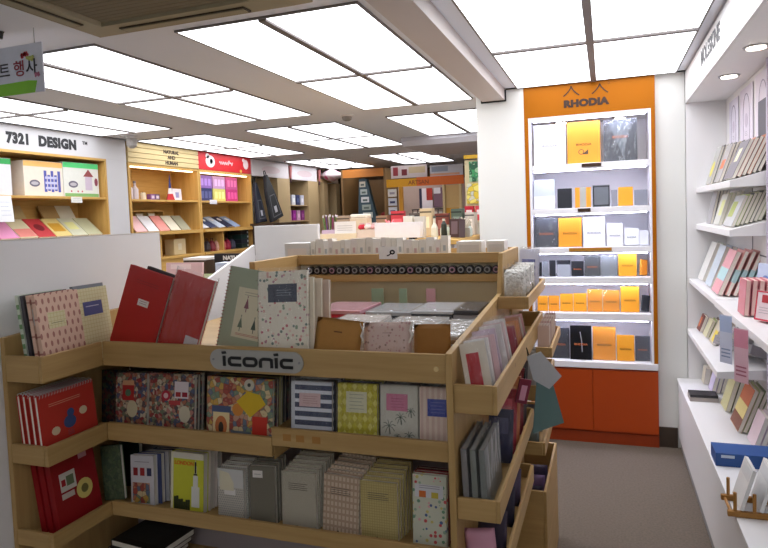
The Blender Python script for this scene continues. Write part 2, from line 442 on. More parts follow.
# air conditioner cassette
t = thing('air_conditioner', (-1.55, 1.7, CEIL), 'beige ceiling cassette air conditioner with dark slot vents', 'air conditioner', None, True)
AC = plain('ac_plastic', (158, 148, 120), .5, .03, 8)
x0, x1, y0, y1 = -2.03, -1.02, 1.17, 2.18; g = .17
pm = MB(); z0, z1, zz = CEIL-.028, CEIL, CEIL-.036
def ringf(m, a, b, za, zb):
    A = [(x0+a, y0+a), (x1-a, y0+a), (x1-a, y1-a), (x0+a, y1-a)]; Bq = [(x0+b, y0+b), (x1-b, y0+b), (x1-b, y1-b), (x0+b, y1-b)]
    m.poly([(*p, za) for p in A]+[(*p, zb) for p in Bq], [(i, (i+1) % 4, 4+(i+1) % 4, 4+i) for i in range(4)])
ringf(pm, 0, 0, z1, z0+.012); ringf(pm, 0, .05, z0+.012, z0-.008); ringf(pm, .05, g, z0-.008, z0-.012); ringf(pm, g, g+.012, z0-.012, z0+.02)
pm.build('panel_frame', AC, t)
gr = MB(); gg = g+.012
gr.box(x0+gg, x1-gg, y0+gg, y1-gg, z0+.008, z0+.02)
for i in range(22):
    q = y0+gg+.015+i*((y1-y0-2*gg-.03)/21); gr.box(x0+gg+.01, x1-gg-.01, q-.0135, q+.0135, z0-.002, z0+.008)
gr.build('intake_grille', plain('ac_grille', (118, 108, 86), .6), t)
SLOT = plain('ac_slot', (66, 58, 44), .6)
for a in ((x0+.22, x1-.22, y1-.13, y1-.075), (x0+.22, x1-.22, y0+.075, y0+.13), (x0+.075, x0+.13, y0+.22, y1-.22), (x1-.13, x1-.075, y0+.22, y1-.22)):
    B(*a, z0-.0155, z0-.006).build('air_outlet', SLOT, t)
    B(*[v+(.008 if i % 2 == 0 else -.008) for i, v in enumerate(a)], z0-.018, z0-.0155).build('louvre_flap', AC, t)

# hanging sale sign
t = thing('hanging_sign', (-2.33, 2.0, 2.33), 'white hanging sign with Korean lettering, blue top band and green bottom band', 'sign', None, True)
B(-2.56, -2.16, 1.997, 2.003, 2.118, 2.318).build('sign_board', P(222, 226, 240), t)
patch(t, 'blue_band', P(52, 84, 170), -2.56-(-2.33), -2.16+2.33, 2.298-2.33, 2.318-2.33, 1.9968-2.0)
gb = MB(); gb.prism([(-2.56, 2.1182), (-2.21, 2.1182), (-2.195, 2.165), (-2.24, 2.17), (-2.56, 2.165)], 1, 1.9962, 1.9968); gb.build('green_band', P(136, 208, 48), t)
for s, x, c in (('이벤트', -2.435, (46, 44, 60)), ('행', -2.288, (150, 50, 66)), ('사', -2.220, (46, 44, 60))): text('sign_lettering', s, .07, P(*c), t, x, 1.9955, 2.197, 0, .0006, .0006)
fm = MB()
for i in range(14):
    a = RND.uniform(0, 6.3); rr = RND.uniform(0, .022); fm.cyl((-2.258+rr*cos(a), 1.9968, 2.276+rr*.7*sin(a)), (-2.258+rr*cos(a), 1.996, 2.276+rr*.7*sin(a)), .006, 7)
fm.build('flower_print', P(206, 66, 76), t)
fm = MB()
for i in range(8): fm.cyl((-2.225+RND.uniform(-.02, .02), 1.9968, 2.258+RND.uniform(-.008, .008)), (-2.225+RND.uniform(-.001, .001), 1.996, 2.258), .007, 7)
fm.build('leaf_print', P(196, 204, 120), t)
fm = MB()
for i in range(6): fm.cyl((-2.19+RND.uniform(-.014, .014), 1.9968, 2.19+RND.uniform(-.012, .012)), (-2.19+RND.uniform(-.01, .01), 1.996, 2.19+RND.uniform(-.01, .01)), .005, 7)
fm.build('ribbon_print', P(190, 120, 150), t)
m = MB(); m.cyl((-2.2, 2.0, 2.318), (-2.2, 2.0, CEIL), .0012, 6); m.cyl((-2.52, 2.0, 2.318), (-2.52, 2.0, CEIL), .0012, 6); m.build('hanging_wire', GREYM, t)

# ================================================================== CORNER DISPLAY STAND
XR = -.405
t = thing('corner_display_stand', (-1.0, 1.7, 0), 'pine corner display stand with three tray shelves of notebooks', 'display stand', None, True); STAND = t
GB = plain('mauve_back_board', (176, 166, 170), .6, .03, 5)
B(-1.70, XR, 1.876, 1.89, 0, 1.098).build('back_panel', GB, t)
sb = MB(); sb.prism([(1.365, 0), (1.876, 0), (1.876, 1.25), (1.70, 1.25), (1.365, 1.232)], 0, -1.717, -1.70); sb.build('side_board', WZ, t, .002)
ep = MB(); ep.prism([(1.588, 0), (2.62, 0), (2.62, 1.39), (2.50, 1.39), (2.44, 1.235), (1.588, 1.185)], 0, XR, -.387); ep.build('end_panel', WZ, t, .0015)
def lips(z0, z1, xa, xb, left=True, nm='tray_lip'):
    B(xa, xb, 1.6, 1.613, z0, z1).build(nm, WX, t, .0015)
    if left:
        B(-1.570, -1.557, 1.365, 1.6, z0, z1).build(nm, WY, t, .0015)
        B(-1.699, -1.571, 1.365, 1.378, z0, z1).build(nm, WX, t, .0015)
def deck(z, xa, xb, left=True, y1=1.875):
    d = MB()
    if left:
        p = [(-1.699, 1.379), (-1.572, 1.379), (-1.572, 1.614), (xb, 1.614), (xb, y1), (-1.699, y1)]
        d.prism(p, 2, z-.012, z)
    else: d.box(xa, xb, 1.614, y1, z-.012, z)
    d.build('tray_board', WX, t)
Z1, Z2A, Z2B, Z3, Z4 = 1.112, .862, .897, .610, .372
lips(1.100, 1.179, -1.557, XR-.0005); deck(Z1, -1.699, XR-.0005, True, 2.585)
lips(.851, .910, -1.557, -.945); deck(Z2A, -1.699, -.945)
lips(.886, .941, -.943, XR-.0005, False); deck(Z2B, -.941, XR-.0005, False)
B(-.9448, -.9432, 1.613, 1.875, .84, .93).build('tray_divider', WY, t)
lips(.598, .645, -1.557, XR-.0005); deck(Z3, -1.699, XR-.0005)
lips(.36, .41, -1.557, XR-.0005); deck(Z4, -1.699, XR-.0005)
B(-1.699, XR-.001, 1.62, 1.87, 0, .08).build('plinth', WX, t)
MB().cyl((-.432, 1.5995, 1.140), (-.432, 1.596, 1.140), .007, 14).build('bolt_cap', plain('pale_wood_cap', (222, 196, 140), .4), t)
for x in (-.905, -.862, -.81):
    B(x, x+.026, 1.5993, 1.5999, .905, .925).build('tape_mark', plain('tape_residue', (172, 122, 62), .5), t)
# name plate
pl = MB(); cx, cz, hw, hh = -.983, 1.1395, .157, .031; pts = []
for i in range(25):
    a = -pi/2+pi*i/24; pts.append((cx+hw-hh+hh*cos(a), cz+hh*sin(a)))
for i in range(25):
    a = pi/2+pi*i/24; pts.append((cx-hw+hh+hh*cos(a), cz+hh*sin(a)))
pl.prism(pts, 1, 1.595, 1.5995); pl.build('name_plate', plain('plate_silver', (176, 174, 168), .35, .04, 30, .2), t)
for dx in (-.145, .145): MB().cyl((cx+dx, 1.5955, cz), (cx+dx, 1.593, cz), .0035, 10).build('plate_screw', GREYM, t)
lt = MB(); W = .0088; h = .030; b0 = cz-.0185; ya, yb = 1.5915, 1.5952
def rr(x, z, w, hh_, r, n=5, a0=0, a1=4):
    out = []
    for q, (cx_, cz_) in enumerate(((x+w-r, z+r), (x+w-r, z+hh_-r), (x+r, z+hh_-r), (x+r, z+r))):
        for i in range(n+1):
            a = -pi/2+pi/2*q+pi/2*i/n; out.append((cx_+r*cos(a), cz_+r*sin(a)))
    return out
X = cx-.110
def slant(x):   # leaf-shaped dot over the i
    lt.poly([(x-.002, ya, b0+.036), (x+.012, ya, b0+.0375), (x+.009, ya, b0+.045), (x-.004, ya, b0+.0435), (x-.002, yb, b0+.036), (x+.012, yb, b0+.0375), (x+.009, yb, b0+.045), (x-.004, yb, b0+.0435)],
            [(0, 1, 2, 3), (4, 7, 6, 5), (0, 4, 5, 1), (1, 5, 6, 2), (2, 6, 7, 3), (3, 7, 4, 0)])
lt.ribbon([(X+.004, b0+h+.001), (X+.004, b0)], W, ya, yb); slant(X); X += .017
c = rr(X+W/2, b0+W/2, .045-W, h-W, .009)
lt.ribbon([(X+.045, b0+W/2)]+[p for p in c[::-1] if p[0] < X+.030][0:0]+[(X+.012, b0+W/2), (X+.006, b0+.008), (X+W/2, b0+.013), (X+W/2, b0+h-.013), (X+.006, b0+h-.008), (X+.012, b0+h-W/2), (X+.045, b0+h-W/2)], W, ya, yb); X += .051
lt.ribbon(rr(X+W/2, b0+W/2, .050-W, h-W, .010), W, ya, yb, True); X += .056
lt.ribbon([(X+W/2, b0), (X+W/2, b0+h-.013), (X+.007, b0+h-.007), (X+.013, b0+h-W/2), (X+.035, b0+h-W/2), (X+.041, b0+h-.007), (X+.046-W/2, b0+h-.013), (X+.046-W/2, b0)], W, ya, yb); X += .053
lt.ribbon([(X+.004, b0+h+.001), (X+.004, b0)], W, ya, yb); slant(X); X += .016
lt.ribbon([(X+.042, b0+W/2), (X+.012, b0+W/2), (X+.006, b0+.008), (X+W/2, b0+.013), (X+W/2, b0+h-.013), (X+.006, b0+h-.008), (X+.012, b0+h-W/2), (X+.042, b0+h-W/2)], W, ya, yb)
lt.build('plate_lettering', BLACK, t)

# white partition beside the stand
t = thing('partition_panel', (-1.75, 1.4, 0), 'tall plain white partition panel behind the pine corner stand', 'partition', None, True)
B(-1.745, -1.72, .6, 2.112, 0, 1.521).build('panel_board', WHITE, t, .002)
B(-1.745, -1.72, .6, 2.112, 1.5212, 1.524).build('edge_banding', plain('banding', (214, 210, 206), .5), t)

# upper ledge with the rolls
t = thing('roll_display_ledge', (-.9, 2.7, 1.1), 'pine ledge at the back of the stand holding tape rolls under white booklets', 'shelf', None, True)
OLIVE = plain('olive_back_board', (196, 186, 156), .6, .03, 6)
B(-1.345, -.407, 2.622, 2.634, 1.114, 1.345).build('back_board', OLIVE, t)
B(-1.345, -.407, 2.592, 2.604, 1.345, 1.388).build('upper_lip', WX, t, .0015)
B(-1.345, -.407, 2.592, 2.604, 1.266, 1.298).build('lower_lip', WX, t, .0015)
B(-1.345, -.407, 2.604, 2.622, 1.286, 1.298).build('roll_shelf', WX, t)
B(-1.46, -.407, 2.6345, 2.95, 1.333, 1.345).build('booklet_deck', WX, t)
B(-1.345, -.407, 2.604, 2.634, 1.345, 1.352).build('deck_edge', WX, t)
lw = MB(); lw.box(-1.372, -1.346, 2.215, 2.634, 1.114, 1.388); lw.build('left_cheek', WY, t, .002)
B(-1.46, -.386, 2.9505, 2.964, 1.114, 1.388).build('rear_board', WX, t)
B(-.406, -.388, 2.622, 2.95, 1.114, 1.39).build('right_cheek', WY, t, .002)
RING = plain('roll_black', (34, 32, 34), .4); CORE = plain('roll_white', (150, 148, 146), .5)
for i in range(24):
    x = -.431-i*.0372
    o = thing('tape_roll', (x, 2.598, 1.3165)); q = MB(); q.cyl((0, -.006, 0), (0, .018, 0), .0183, 18); q.build('roll_body', RING, o)
    MB().cyl((0, -.0075, 0), (0, -.006, 0), .0128, 16).build('roll_core', CORE if i % 5 else P(170, 130, 146), o)
    MB().cyl((0, -.009, 0), (0, -.0075, 0), .0072, 14).build('roll_hole', RING, o)
    lab(o, 'black and white tape roll, %s from the right end of the roll ledge' % ORD[i], 'tape roll', 'tape rolls in the back ledge')
# price card on the ledge
t = thing('price_card', (-.9, 2.586, 1.368), 'small white price card with a black round mark on the roll ledge', 'price card')
B(-.042, .042, 0, .0015, -.002, .052).build('card', P(236, 234, 230), t)
pr = MB(); pr.ribbon([(.020+.009*cos(2*pi*i/14), .028+.007*sin(2*pi*i/14)) for i in range(14)], .007, -.0008, 0, True); pr.ribbon([(.012, .021), (.002, .014), (-.006, .013)], .005, -.0008, 0); pr.build('card_print', BLACK, t)
# white booklets standing on the deck
q = carton(.13, .095, .10, P(216, 214, 212), 'clear_box'); patch(q, 'side_print', P(226, 214, 206), -.05, .05, .02, .07); place(q, -1.385, 2.665, 1.3455, 0, 0, 0, 'pale grey box at the left end of the roll ledge booklets', 'box')
x = -1.312; i = 0; n = 24
names = []
while x < -.66 and i < n:
    w = RND.uniform(.020, .040); hh_ = RND.uniform(.094, .112); q = notebook(w, hh_, .05, P(*[(234, 230, 222), (226, 222, 214), (240, 238, 234), (230, 224, 220)][i % 4]), 'left', name='booklet')
    patch(q, 'cover_print', P(*[(196, 190, 184), (206, 176, 176), (180, 186, 190)][i % 3]), -.006, .006, hh_*.4, hh_*.62)
    place(q, x+w/2, 2.665, 1.346, RND.uniform(-1, 1), RND.uniform(0, 3), 0, 'small white booklet on the roll ledge, %s from its left end' % ORD[i], 'booklet', 'white booklets on the roll ledge')
    x += w+.0016; i += 1
for k, (xx, w) in enumerate(((-.56, .11), (-.445, .075))):
    q = carton(w, .085, .10, P(226, 222, 216)); patch(q, 'side_print', P(206, 204, 202), -w*.4, w*.4, .02, .07)
    place(q, xx, 2.68, 1.3455, 0, 0, 0, ['pale flat box on the roll ledge next to the white booklets', 'pale flat box at the right end of the roll ledge'][k], 'box')
# ================================================================== STOCK ON THE CORNER STAND
PINEAP = motifs('pineapple_print', (226, 190, 168), (176, 120, 108), .022, .026, .0042, .009)
YGRID = gridlines('yellow_grid', (222, 214, 170), (206, 192, 140), .012, .012, .14)
RED = plain('red_cover', (186, 34, 30), .42, .05, 12)
REDD = plain('deep_red_cover', (150, 20, 28), .45, .06, 12)
SAGE = plain('sage_cover', (166, 174, 150), .5, .03, 12)
FLORAL = cells('floral_print', [(206, 120, 124), (150, 168, 140), (224, 176, 160), (120, 140, 128), (236, 206, 190), (190, 140, 150)], 72, (240, 232, 214), .32, .45)
CREAM = P(232, 220, 198); NAVY = P(70, 76, 92); NAVYB = P(86, 90, 140); STICK = P(232, 226, 220)
KRAFT = plain('kraft_paper', (176, 126, 62), .7, .07, 60); KRAFTD = plain('kraft_paper_dark', (158, 106, 44), .7, .07, 60)

# ---- left wing, top tray (faces turned to the aisle)
ob = [notebook(.162, .243, .013, m, 'left') for m in (PINEAP, PINEAP, P(70, 66, 70), P(214, 222, 204))]
patch(ob[0], 'cover_label', YGRID, -.045, .02, .135, .185); patch(ob[0], 'label_print', P(150, 140, 100), -.035, .01, .15, .152, -.0006)
patch(ob[1], 'price_sticker', STICK, -.078, -.066, .15, .2)
sp = MB()
for i in range(7): sp.box(-.081-.0008, -.081, .001, .012, .02+i*.03, .034+i*.03)
sp.build('spine_print', P(120, 160, 110), ob[3])
stack_of(ob, -1.580, 1.482, Z1, 90, 7, ['pink pineapple print notebook with a cream label, front of the pine wing tray', 'pink pineapple print notebook with a white sticker, just behind the front one', 'dark grey notebook third in the pineapple stack on the wing tray', 'pale green and white notebook at the back of the pineapple stack'], 'notebook', 'notebooks on the upper wing tray', gap=.009)
ob = [notebook(.13, .24, .012, YGRID, 'left'), notebook(.13, .25, .012, P(120, 124, 132), 'left')]
patch(ob[0], 'cover_label', NAVYB, -.045, .035, .15, .195); patch(ob[0], 'label_print', P(190, 190, 210), -.035, .02, .178, .181, -.0006)
stack_of(ob, -1.590, 1.632, Z1, 90, 7, ['pale yellow checked notebook with a blue label beside the pineapple notebook', 'grey notebook behind the yellow checked one on the wing tray'], 'notebook', 'notebooks on the upper wing tray')

# ---- top tray, facing front
def ruled(root, x0, x1, z0, z1, n, mt, nm='cover_print'):
    m = MB()
    for i in range(n):
        z = z0+(z1-z0)*i/max(1, n-1); m.box(x0, x1*(.7 if i % 3 == 2 else 1), -.0006-.0005, -.0006, z, z+.0014)
    return m.build(nm, mt, root)
r = notebook(.195, .272, .016, RED, 'left'); patch(r, 'cover_label', STICK, -.022, .026, .15, .172); ruled(r, -.014, .018, .158, .165, 2, P(150, 110, 110), 'label_print')
ruled(r, -.05, .05, .222, .230, 2, P(150, 30, 28))
place(r, -1.505, 1.665, Z1, -4, 11, 14, 'plain red notebook with small white label leaning beside the plastic wrapped red one')
r = notebook(.158, .272, .014, plain('charcoal', (52, 48, 50), .5), 'left'); place(r, -1.472, 1.686, Z1, -4, 11, 15, 'dark notebook tucked behind the plain red labelled notebook')
r = notebook(.160, .262, .014, RED, 'left'); patch(r, 'price_card', P(224, 216, 218), .024, .078, .004, .07); sleeve(r, .160, .262, .014)
place(r, -1.318, 1.655, Z1, -4, 11, 14, 'red notebook in shiny clear plastic with blank white card at its corner')
r = notebook(.182, .276, .012, SAGE, 'spiral_left', ring=P(150, 60, 62)); patch(r, 'cover_panel', P(222, 214, 186), -.045, .078, .055, .215)
ruled(r, -.02, .05, .192, .2, 2, P(150, 140, 120)); ruled(r, -.03, .06, .064, .068, 2, P(190, 110, 90), 'caption_print'); ruled(r, .01, .06, .242, .246, 1, P(120, 120, 100), 'title_print')
for k, (x, z) in enumerate(((-.006, .150), (.042, .150), (-.018, .088), (.032, .088))):
    m = MB(); m.poly([(x-.009, -.0012, z), (x+.009, -.0012, z), (x, -.0012, z+.034)], [(0, 1, 2)]); m.box(x-.0012, x+.0012, -.0012, -.0006, z-.012, z); m.box(x-.0012, x+.0012, -.0012, -.0006, z+.034, z+.04)
    m.build('tree_print', P(*[(140, 90, 100), (120, 130, 90), (110, 124, 104), (84, 96, 84)][k]), r)
place(r, -1.098, 1.69, Z1, 0, 10, 9, 'sage green spiral notebook with four little trees on a cream panel')
ob = [notebook(.162, .284, .014, FLORAL, 'left')]+[notebook(.142-.008*i, .262-.006*i, .015, m, 'left') for i, m in enumerate((CREAM, P(226, 210, 188), P(214, 190, 172)))]
patch(ob[0], 'cover_label', NAVY, -.048, .048, .19, .245); ruled(ob[0], -.02, .03, .21, .225, 3, P(150, 156, 170), 'label_print'); sleeve(ob[0], .162, .284, .014)
stack_of(ob, -.915, 1.636, Z1, 2, 9, ['cream floral notebook with a dark navy label, beside the sage spiral notebook', 'cream notebook directly behind the floral one on the top tray', 'beige notebook third in the floral stack on the top tray', 'dusty pink notebook at the back of the floral stack'], 'notebook', 'floral notebook stack', dx=.021, tilt=-2, gap=.0055)
# pouches
def crimp(o, w, h, mt):
    for s in (-1, 1):
        m = MB(); m.tube([(s*(w/2-.004), -.002, h*.55), (s*(w/2+.004), -.004, h*.7), (s*(w/2-.002), -.003, h*.82), (s*(w/2+.006), -.004, h*.98)], .0035, 5)
        m.build('film_twist', mt, o)
TW = plain('crinkled_film', (220, 214, 204), .15, .2, 80)
r = pouch(.148, .138, .016, KRAFT); patch(r, 'pouch_print', P(110, 70, 30), -.012, .014, .098, .102, .0005); place(r, -.752, 1.642, Z1, 0, 12, 5, 'plain kraft pouch with tiny print leaning next to the floral notebook', 'pouch', 'pouches on the top tray')
r = pouch(.146, .132, .022, cells('rose_print', [(196, 150, 146), (206, 176, 160), (160, 130, 120), (214, 190, 180)], 110, (212, 186, 176), .36)); crimp(r, .146, .132, TW)
ruled(r, -.012, .016, .1, .104, 1, P(150, 110, 100)); place(r, -.593, 1.655, Z1, 0, 12, -2, 'pink flower print pouch between two kraft pouches on the top tray', 'pouch', 'pouches on the top tray')
r = pouch(.106, .13, .022, KRAFTD); place(r, -.461, 1.655, Z1, 0, 12, -2, 'brown kraft pouch at the right end of the top tray', 'pouch', 'pouches on the top tray')
# flat packs lying behind the pouches
CLR = P(206, 204, 202, .25); DKG = plain('charcoal_pack', (62, 62, 66), .25, .1, 20)
def flat(w, d, hh, mats, x, y, z, label, rz=0, grp='flat wrapped packs behind the pouches'):
    o = thing('wrapped_pack'); n = len(mats)
    for i, m in enumerate(mats): B(-w/2+.002*(i % 2), w/2-.002*((i+1) % 2), .001*(i % 2), d, hh*i/n, hh*(i+.86)/n).build('pack_sheet', m, o)
    f = MB(); f.box(-w/2-.002, w/2+.002, -.003, d+.002, hh, hh+.0015); f.build('plastic_film', FLATF, o)
    setxf(o, x, y, z, rz); return lab(o, label, 'wrapped pack', grp)
for k, (x, w, m1, d) in enumerate(((-.80, .17, (CLR, CLR, P(216, 208, 202)), 'pale'), (-.608, .18, (CLR, P(196, 190, 184), CLR), 'white'), (-.462, .09, (P(176, 150, 120), CLR), 'tan'))):
    flat(w, .30, [.088, .084, .078][k], list(m1)*3, x, 1.80, Z1+.0005, ['thick pile of pale wrapped sheets behind the plain kraft pouch', 'thick pile of white wrapped sheets behind the pink pouch', 'small tan wrapped pile behind the right end kraft pouch'][k], [2, -1, 0][k])
for k, (x, w, mm) in enumerate(((-1.19, .17, [P(206, 196, 196), P(206, 110, 130), DKG]), (-.98, .20, [CLR, P(196, 40, 60), P(206, 150, 160)]), (-.77, .18, [CLR, DKG, P(170, 170, 172)]), (-.60, .155, [CLR, DKG, DKG, P(190, 190, 192)]), (-.475, .09, [CLR, P(150, 150, 154), DKG]))):
    flat(w, .24, [.075, .088, .085, .09, .094][k], mm*2, x, 2.18, Z1+.0005, 'wrapped file pack, %s below the tape rolls' % ['pink and charcoal, at the inner end', 'red and pink, second', 'charcoal and grey, third', 'dark charcoal, fourth', 'grey, last by the end panel'][k], 0, 'file packs below the tape rolls')
for k, (x, c, w) in enumerate(((-.94, (150, 176, 150), .055), (-.823, (156, 182, 156), .035), (-.70, (214, 166, 176), .04))):
    o = thing('sticky_flag'); B(-w/2, w/2, 0, .003, 0, .128).build('flag_sheet', P(*c), o); B(-w/2-.004, w/2+.004, -.006, .009, 0, .014).build('flag_stand', P(*[v-30 for v in c]), o)
    place(o, x, 2.54, Z1+.0005, 0, 0, 0, ['wider green flag standing under the tape rolls', 'narrow green flag standing under the tape rolls', 'pink flag standing under the tape rolls'][k], 'sticky flag')
    ob_ = o

# ---- second tray, left wing: red spiral sketchbooks
SKET = plain('sketch_red', (196, 56, 44), .5, .06, 10)
ob = []
for i in range(4):
    q = notebook(.214, .19, .0125, SKET, 'spiral_top', ring=P(206, 202, 200)); ob.append(q)
    if i == 0:
        m = MB(); m.lathe([(.001, 0), (.016, .006), (.021, .02), (.014, .034), (.004, .040)], (0, 0, 0), 12)
        bd_ = MB()
        for (cx_, cz_, rx_, rz_) in ((.0, .085, .024, .020), (.006, .112, .014, .013)):
            bd_.poly([(cx_+rx_*cos(2*pi*j/16), -.0008, cz_+rz_*sin(2*pi*j/16)) for j in range(16)], [tuple(range(16))])
        bd_.build('blue_shape_print', P(62, 82, 130), q)
        for (xx, zz) in ((-.055, .072), (.055, .105)):
            c_ = MB(); c_.poly([(xx+.016*cos(2*pi*j/12), -.0008, zz+.013*sin(2*pi*j/12)) for j in range(12)], [tuple(range(12))]); c_.build('cream_shape_print', P(226, 206, 170), q)
        ruled(q, -.07, .05, .150, .156, 2, P(226, 170, 140), 'title_print')
        ruled(q, -.012, .012, .046, .058, 3, P(90, 90, 110), 'leg_print')
for i, q in enumerate(ob): pass
stack_of(ob, -1.586, 1.486, Z2A, 90, 5, seq('red spiral sketchbook with a blue drawing, front of the middle wing tray', 'red spiral sketchbook on the middle wing tray, %s from the front', 4), 'sketchbook', 'red spiral sketchbooks', gap=.0102)
# ---- second tray, front left: collage notebooks
PAL1 = [(150, 62, 62), (84, 92, 118), (186, 166, 136), (170, 106, 80), (116, 122, 100), (200, 186, 160), (90, 76, 78), (186, 126, 116)]
COL1 = cells('collage_print', PAL1, 88, None, .3, .4); COL2 = cells('dark_collage_print', [(60, 30, 34), (34, 44, 56), (90, 70, 50), (70, 80, 60), (96, 46, 48)], 95, None, .3, .5, 3.1)
COL3 = cells('yellow_collage_print', [(206, 164, 80), (196, 124, 92), (170, 84, 72), (126, 146, 122), (110, 120, 138), (216, 196, 150), (196, 150, 124)], 62, None, .3, .4, 1.7)
def disc(root, nm, mt, x, z, rx, rz=None, y=-.0007, n=18):
    rz = rz or rx
    MB().poly([(x+rx*cos(2*pi*j/n), y, z+rz*sin(2*pi*j/n)) for j in range(n)]+[(x+rx*cos(2*pi*j/n), y+.0006, z+rz*sin(2*pi*j/n)) for j in range(n)], [tuple(range(n)), tuple(range(n, 2*n))[::-1]]+[(j, (j+1) % n, n+(j+1) % n, n+j) for j in range(n)]).build(nm, mt, root)
q = notebook(.11, .182, .014, COL2, 'left'); place(q, -1.632, 1.71, Z2A, 0, 8, -3, 'dark collage notebook in the shaded corner of the middle tray')
def collage(w, h, full):
    q = notebook(w, h, .016, COL1, 'left')
    if full:
        patch(q, 'cover_label', P(226, 214, 216), .012, .066, .118, .172); patch(q, 'label_print', P(170, 50, 50), .017, .036, .123, .138, -.0006); patch(q, 'label_mark', P(150, 30, 50), .042, .062, .123, .138, -.0006)
        disc(q, 'oval_print', P(206, 196, 170), .052, .068, .022, .027); disc(q, 'red_ring_print', P(190, 50, 70), -.022, .125, .017); disc(q, 'ring_centre_print', P(226, 190, 190), -.022, .125, .009, None, -.0013)
        patch(q, 'banner_print', P(190, 70, 70), -.01, .035, .096, .11)
    else:
        patch(q, 'red_label_print', P(180, 50, 46), -.035, .012, .1, .15); patch(q, 'label_band', P(214, 160, 120), -.035, .012, .15, .166); disc(q, 'green_spot_print', P(84, 120, 90), -.012, .125, .012, None, -.0013)
        disc(q, 'oval_print', P(206, 196, 160), .005, .072, .022, .028)
    return q
for k in range(2):
    q = collage(.128, .19, False) if k == 0 else notebook(.128, .192, .014, COL2, 'left')
    place(q, -1.512, 1.655+.02*k, Z2A, 0, 8, -2, ['collage notebook with a red label and cream oval, beside the dark corner one', 'dark patterned notebook behind the red label collage notebook'][k])
for k in range(3):
    q = collage(.178, .196, True) if k == 0 else notebook(.176, .192, .015, [COL1, COL2, COL1][k], 'left')
    place(q, -1.350, 1.655+.02*k, Z2A, 0, 8, -1, ['collage notebook with white label and red ring, middle of the middle tray', 'collage notebook second behind the white label one', 'collage notebook third behind the white label one'][k], 'notebook', 'collage notebooks')
for k in range(5):
    q = notebook(.238, .198, .013, COL3 if k == 0 else [COL2, P(150, 140, 96), P(50, 46, 48), COL2][k-1], 'left')
    if k == 0:
        patch(q, 'cream_card_print', P(236, 214, 160), -.095, -.035, .008, .088); patch(q, 'blue_band_print', P(84, 96, 130), -.1, -.03, .088, .108)
        disc(q, 'arch_print', P(206, 120, 70), -.065, .045, .022, .032); disc(q, 'figure_print', P(70, 60, 50), -.065, .04, .009, .018, -.0013)
        m = MB(); m.poly([(-.01, -.0013, .125), (.03, -.0013, .158), (.075, -.0013, .15), (.095, -.0013, .122), (.04, -.0013, .078)], [(0, 1, 2, 3, 4)]); m.build('yellow_shape_print', P(222, 186, 40), q)
        disc(q, 'face_print', P(206, 200, 180), .035, .178, .018); disc(q, 'eye_print', P(70, 74, 70), .035, .178, .006, None, -.0013)
        patch(q, 'red_book_print', P(206, 56, 40), .048, .1, .012, .082); patch(q, 'caption_print', P(110, 120, 130), -.03, .045, .018, .034); disc(q, 'orange_face_print', P(216, 140, 60), -.005, .1, .02)
        patch(q, 'dark_caption', P(60, 56, 60), .055, .085, .001, .01)
    place(q, -1.094+.004*k, 1.655+.018*k, Z2A, 0, 7, 0, ['yellow and orange collage notebook with a yellow star shape', 'dark collage notebook just behind the yellow collage one', 'olive notebook third behind the yellow collage one', 'black notebook fourth behind the yellow collage one', 'dark collage notebook at the back behind the yellow collage one'][k], 'notebook', 'yellow collage stack')
# ---- second tray, right segment
STRIPE = stripes('navy_stripe', (66, 74, 100), (226, 228, 236), .026, .42)
ARG = argyle('argyle_print', (206, 196, 60), (190, 176, 50), (222, 214, 110), .032)
PALM = plain('palm_paper', (206, 202, 188), .5, .03, 20)
PINKC = stripes('pink_pin_stripe', (216, 186, 170), (228, 206, 190), .016, .5, 0)
def wrapped(w, h, t, m):
    q = notebook(w, h, t, m, 'left'); sleeve(q, w, h, t, None, .008); return q
def palms(q):
    for (x, z, s) in ((-.03, .055, .02), (.005, .08, .017), (.035, .098, .014), (.03, .03, .016), (-.005, .025, .012)):
        m = MB()
        for a in range(8):
            th = a*pi/4+.2; m.ribbon([(x, z), (x+s*.6*cos(th), z+s*.6*sin(th)+.002), (x+s*cos(th), z+s*sin(th)-.003)], .0016, -.0012, -.0004)
        m.ribbon([(x, z), (x+.001, z-s*1.2)], .0016, -.0012, -.0004); m.build('palm_print', P(96, 104, 92), q)
ITEMS = [(-.838, .134, .166, STRIPE, 'white notebook with navy stripes and a pale pink label', 'striped'), (-.690, .124, .168, ARG, 'yellow argyle notebook with a white label', 'argyle'), (-.562, .112, .170, PALM, 'pale palm tree notebook with a pink label', 'palm tree'), (-.458, .086, .170, PINKC, 'pink striped notebook with a blue label', 'pink striped')]
for x, w, h, m, d, sh in ITEMS:
    for k in range(4):
        q = wrapped(w, h, .015, m if k in (0, 2) else plain('dark_stock', (74, 70, 76), .5))
        if k == 0:
            if sh == 'striped': patch(q, 'cover_label', P(222, 190, 190), -.04, .03, .092, .132); ruled(q, -.028, .02, .102, .122, 4, P(190, 140, 140), 'label_print'); patch(q, 'spine_tape', P(214, 216, 222), -w/2, -w/2+.012, 0, h)
            if sh == 'argyle': patch(q, 'cover_label', P(214, 210, 176), -.035, .03, .085, .145); ruled(q, -.024, .02, .095, .136, 5, P(150, 150, 130), 'label_print')
            if sh == 'palm tree': patch(q, 'cover_label', P(206, 120, 150), -.038, .026, .098, .146); ruled(q, -.024, .014, .108, .132, 4, P(176, 90, 120), 'label_print'); palms(q)
            if sh == 'pink striped': patch(q, 'cover_label', P(58, 72, 160), -.02, .042, .09, .138); ruled(q, -.01, .03, .1, .128, 4, P(110, 120, 190), 'label_print')
        place(q, x+.002*k, 1.65+.0235*k, Z2B, 0, 7, -.5, (d+', front of its stack') if k == 0 else '%s notebook wrapped in film, %s in the %s stack' % (['', 'dark', 'light', 'dark'][k], ORD[k], sh), 'notebook', sh+' notebook stack')

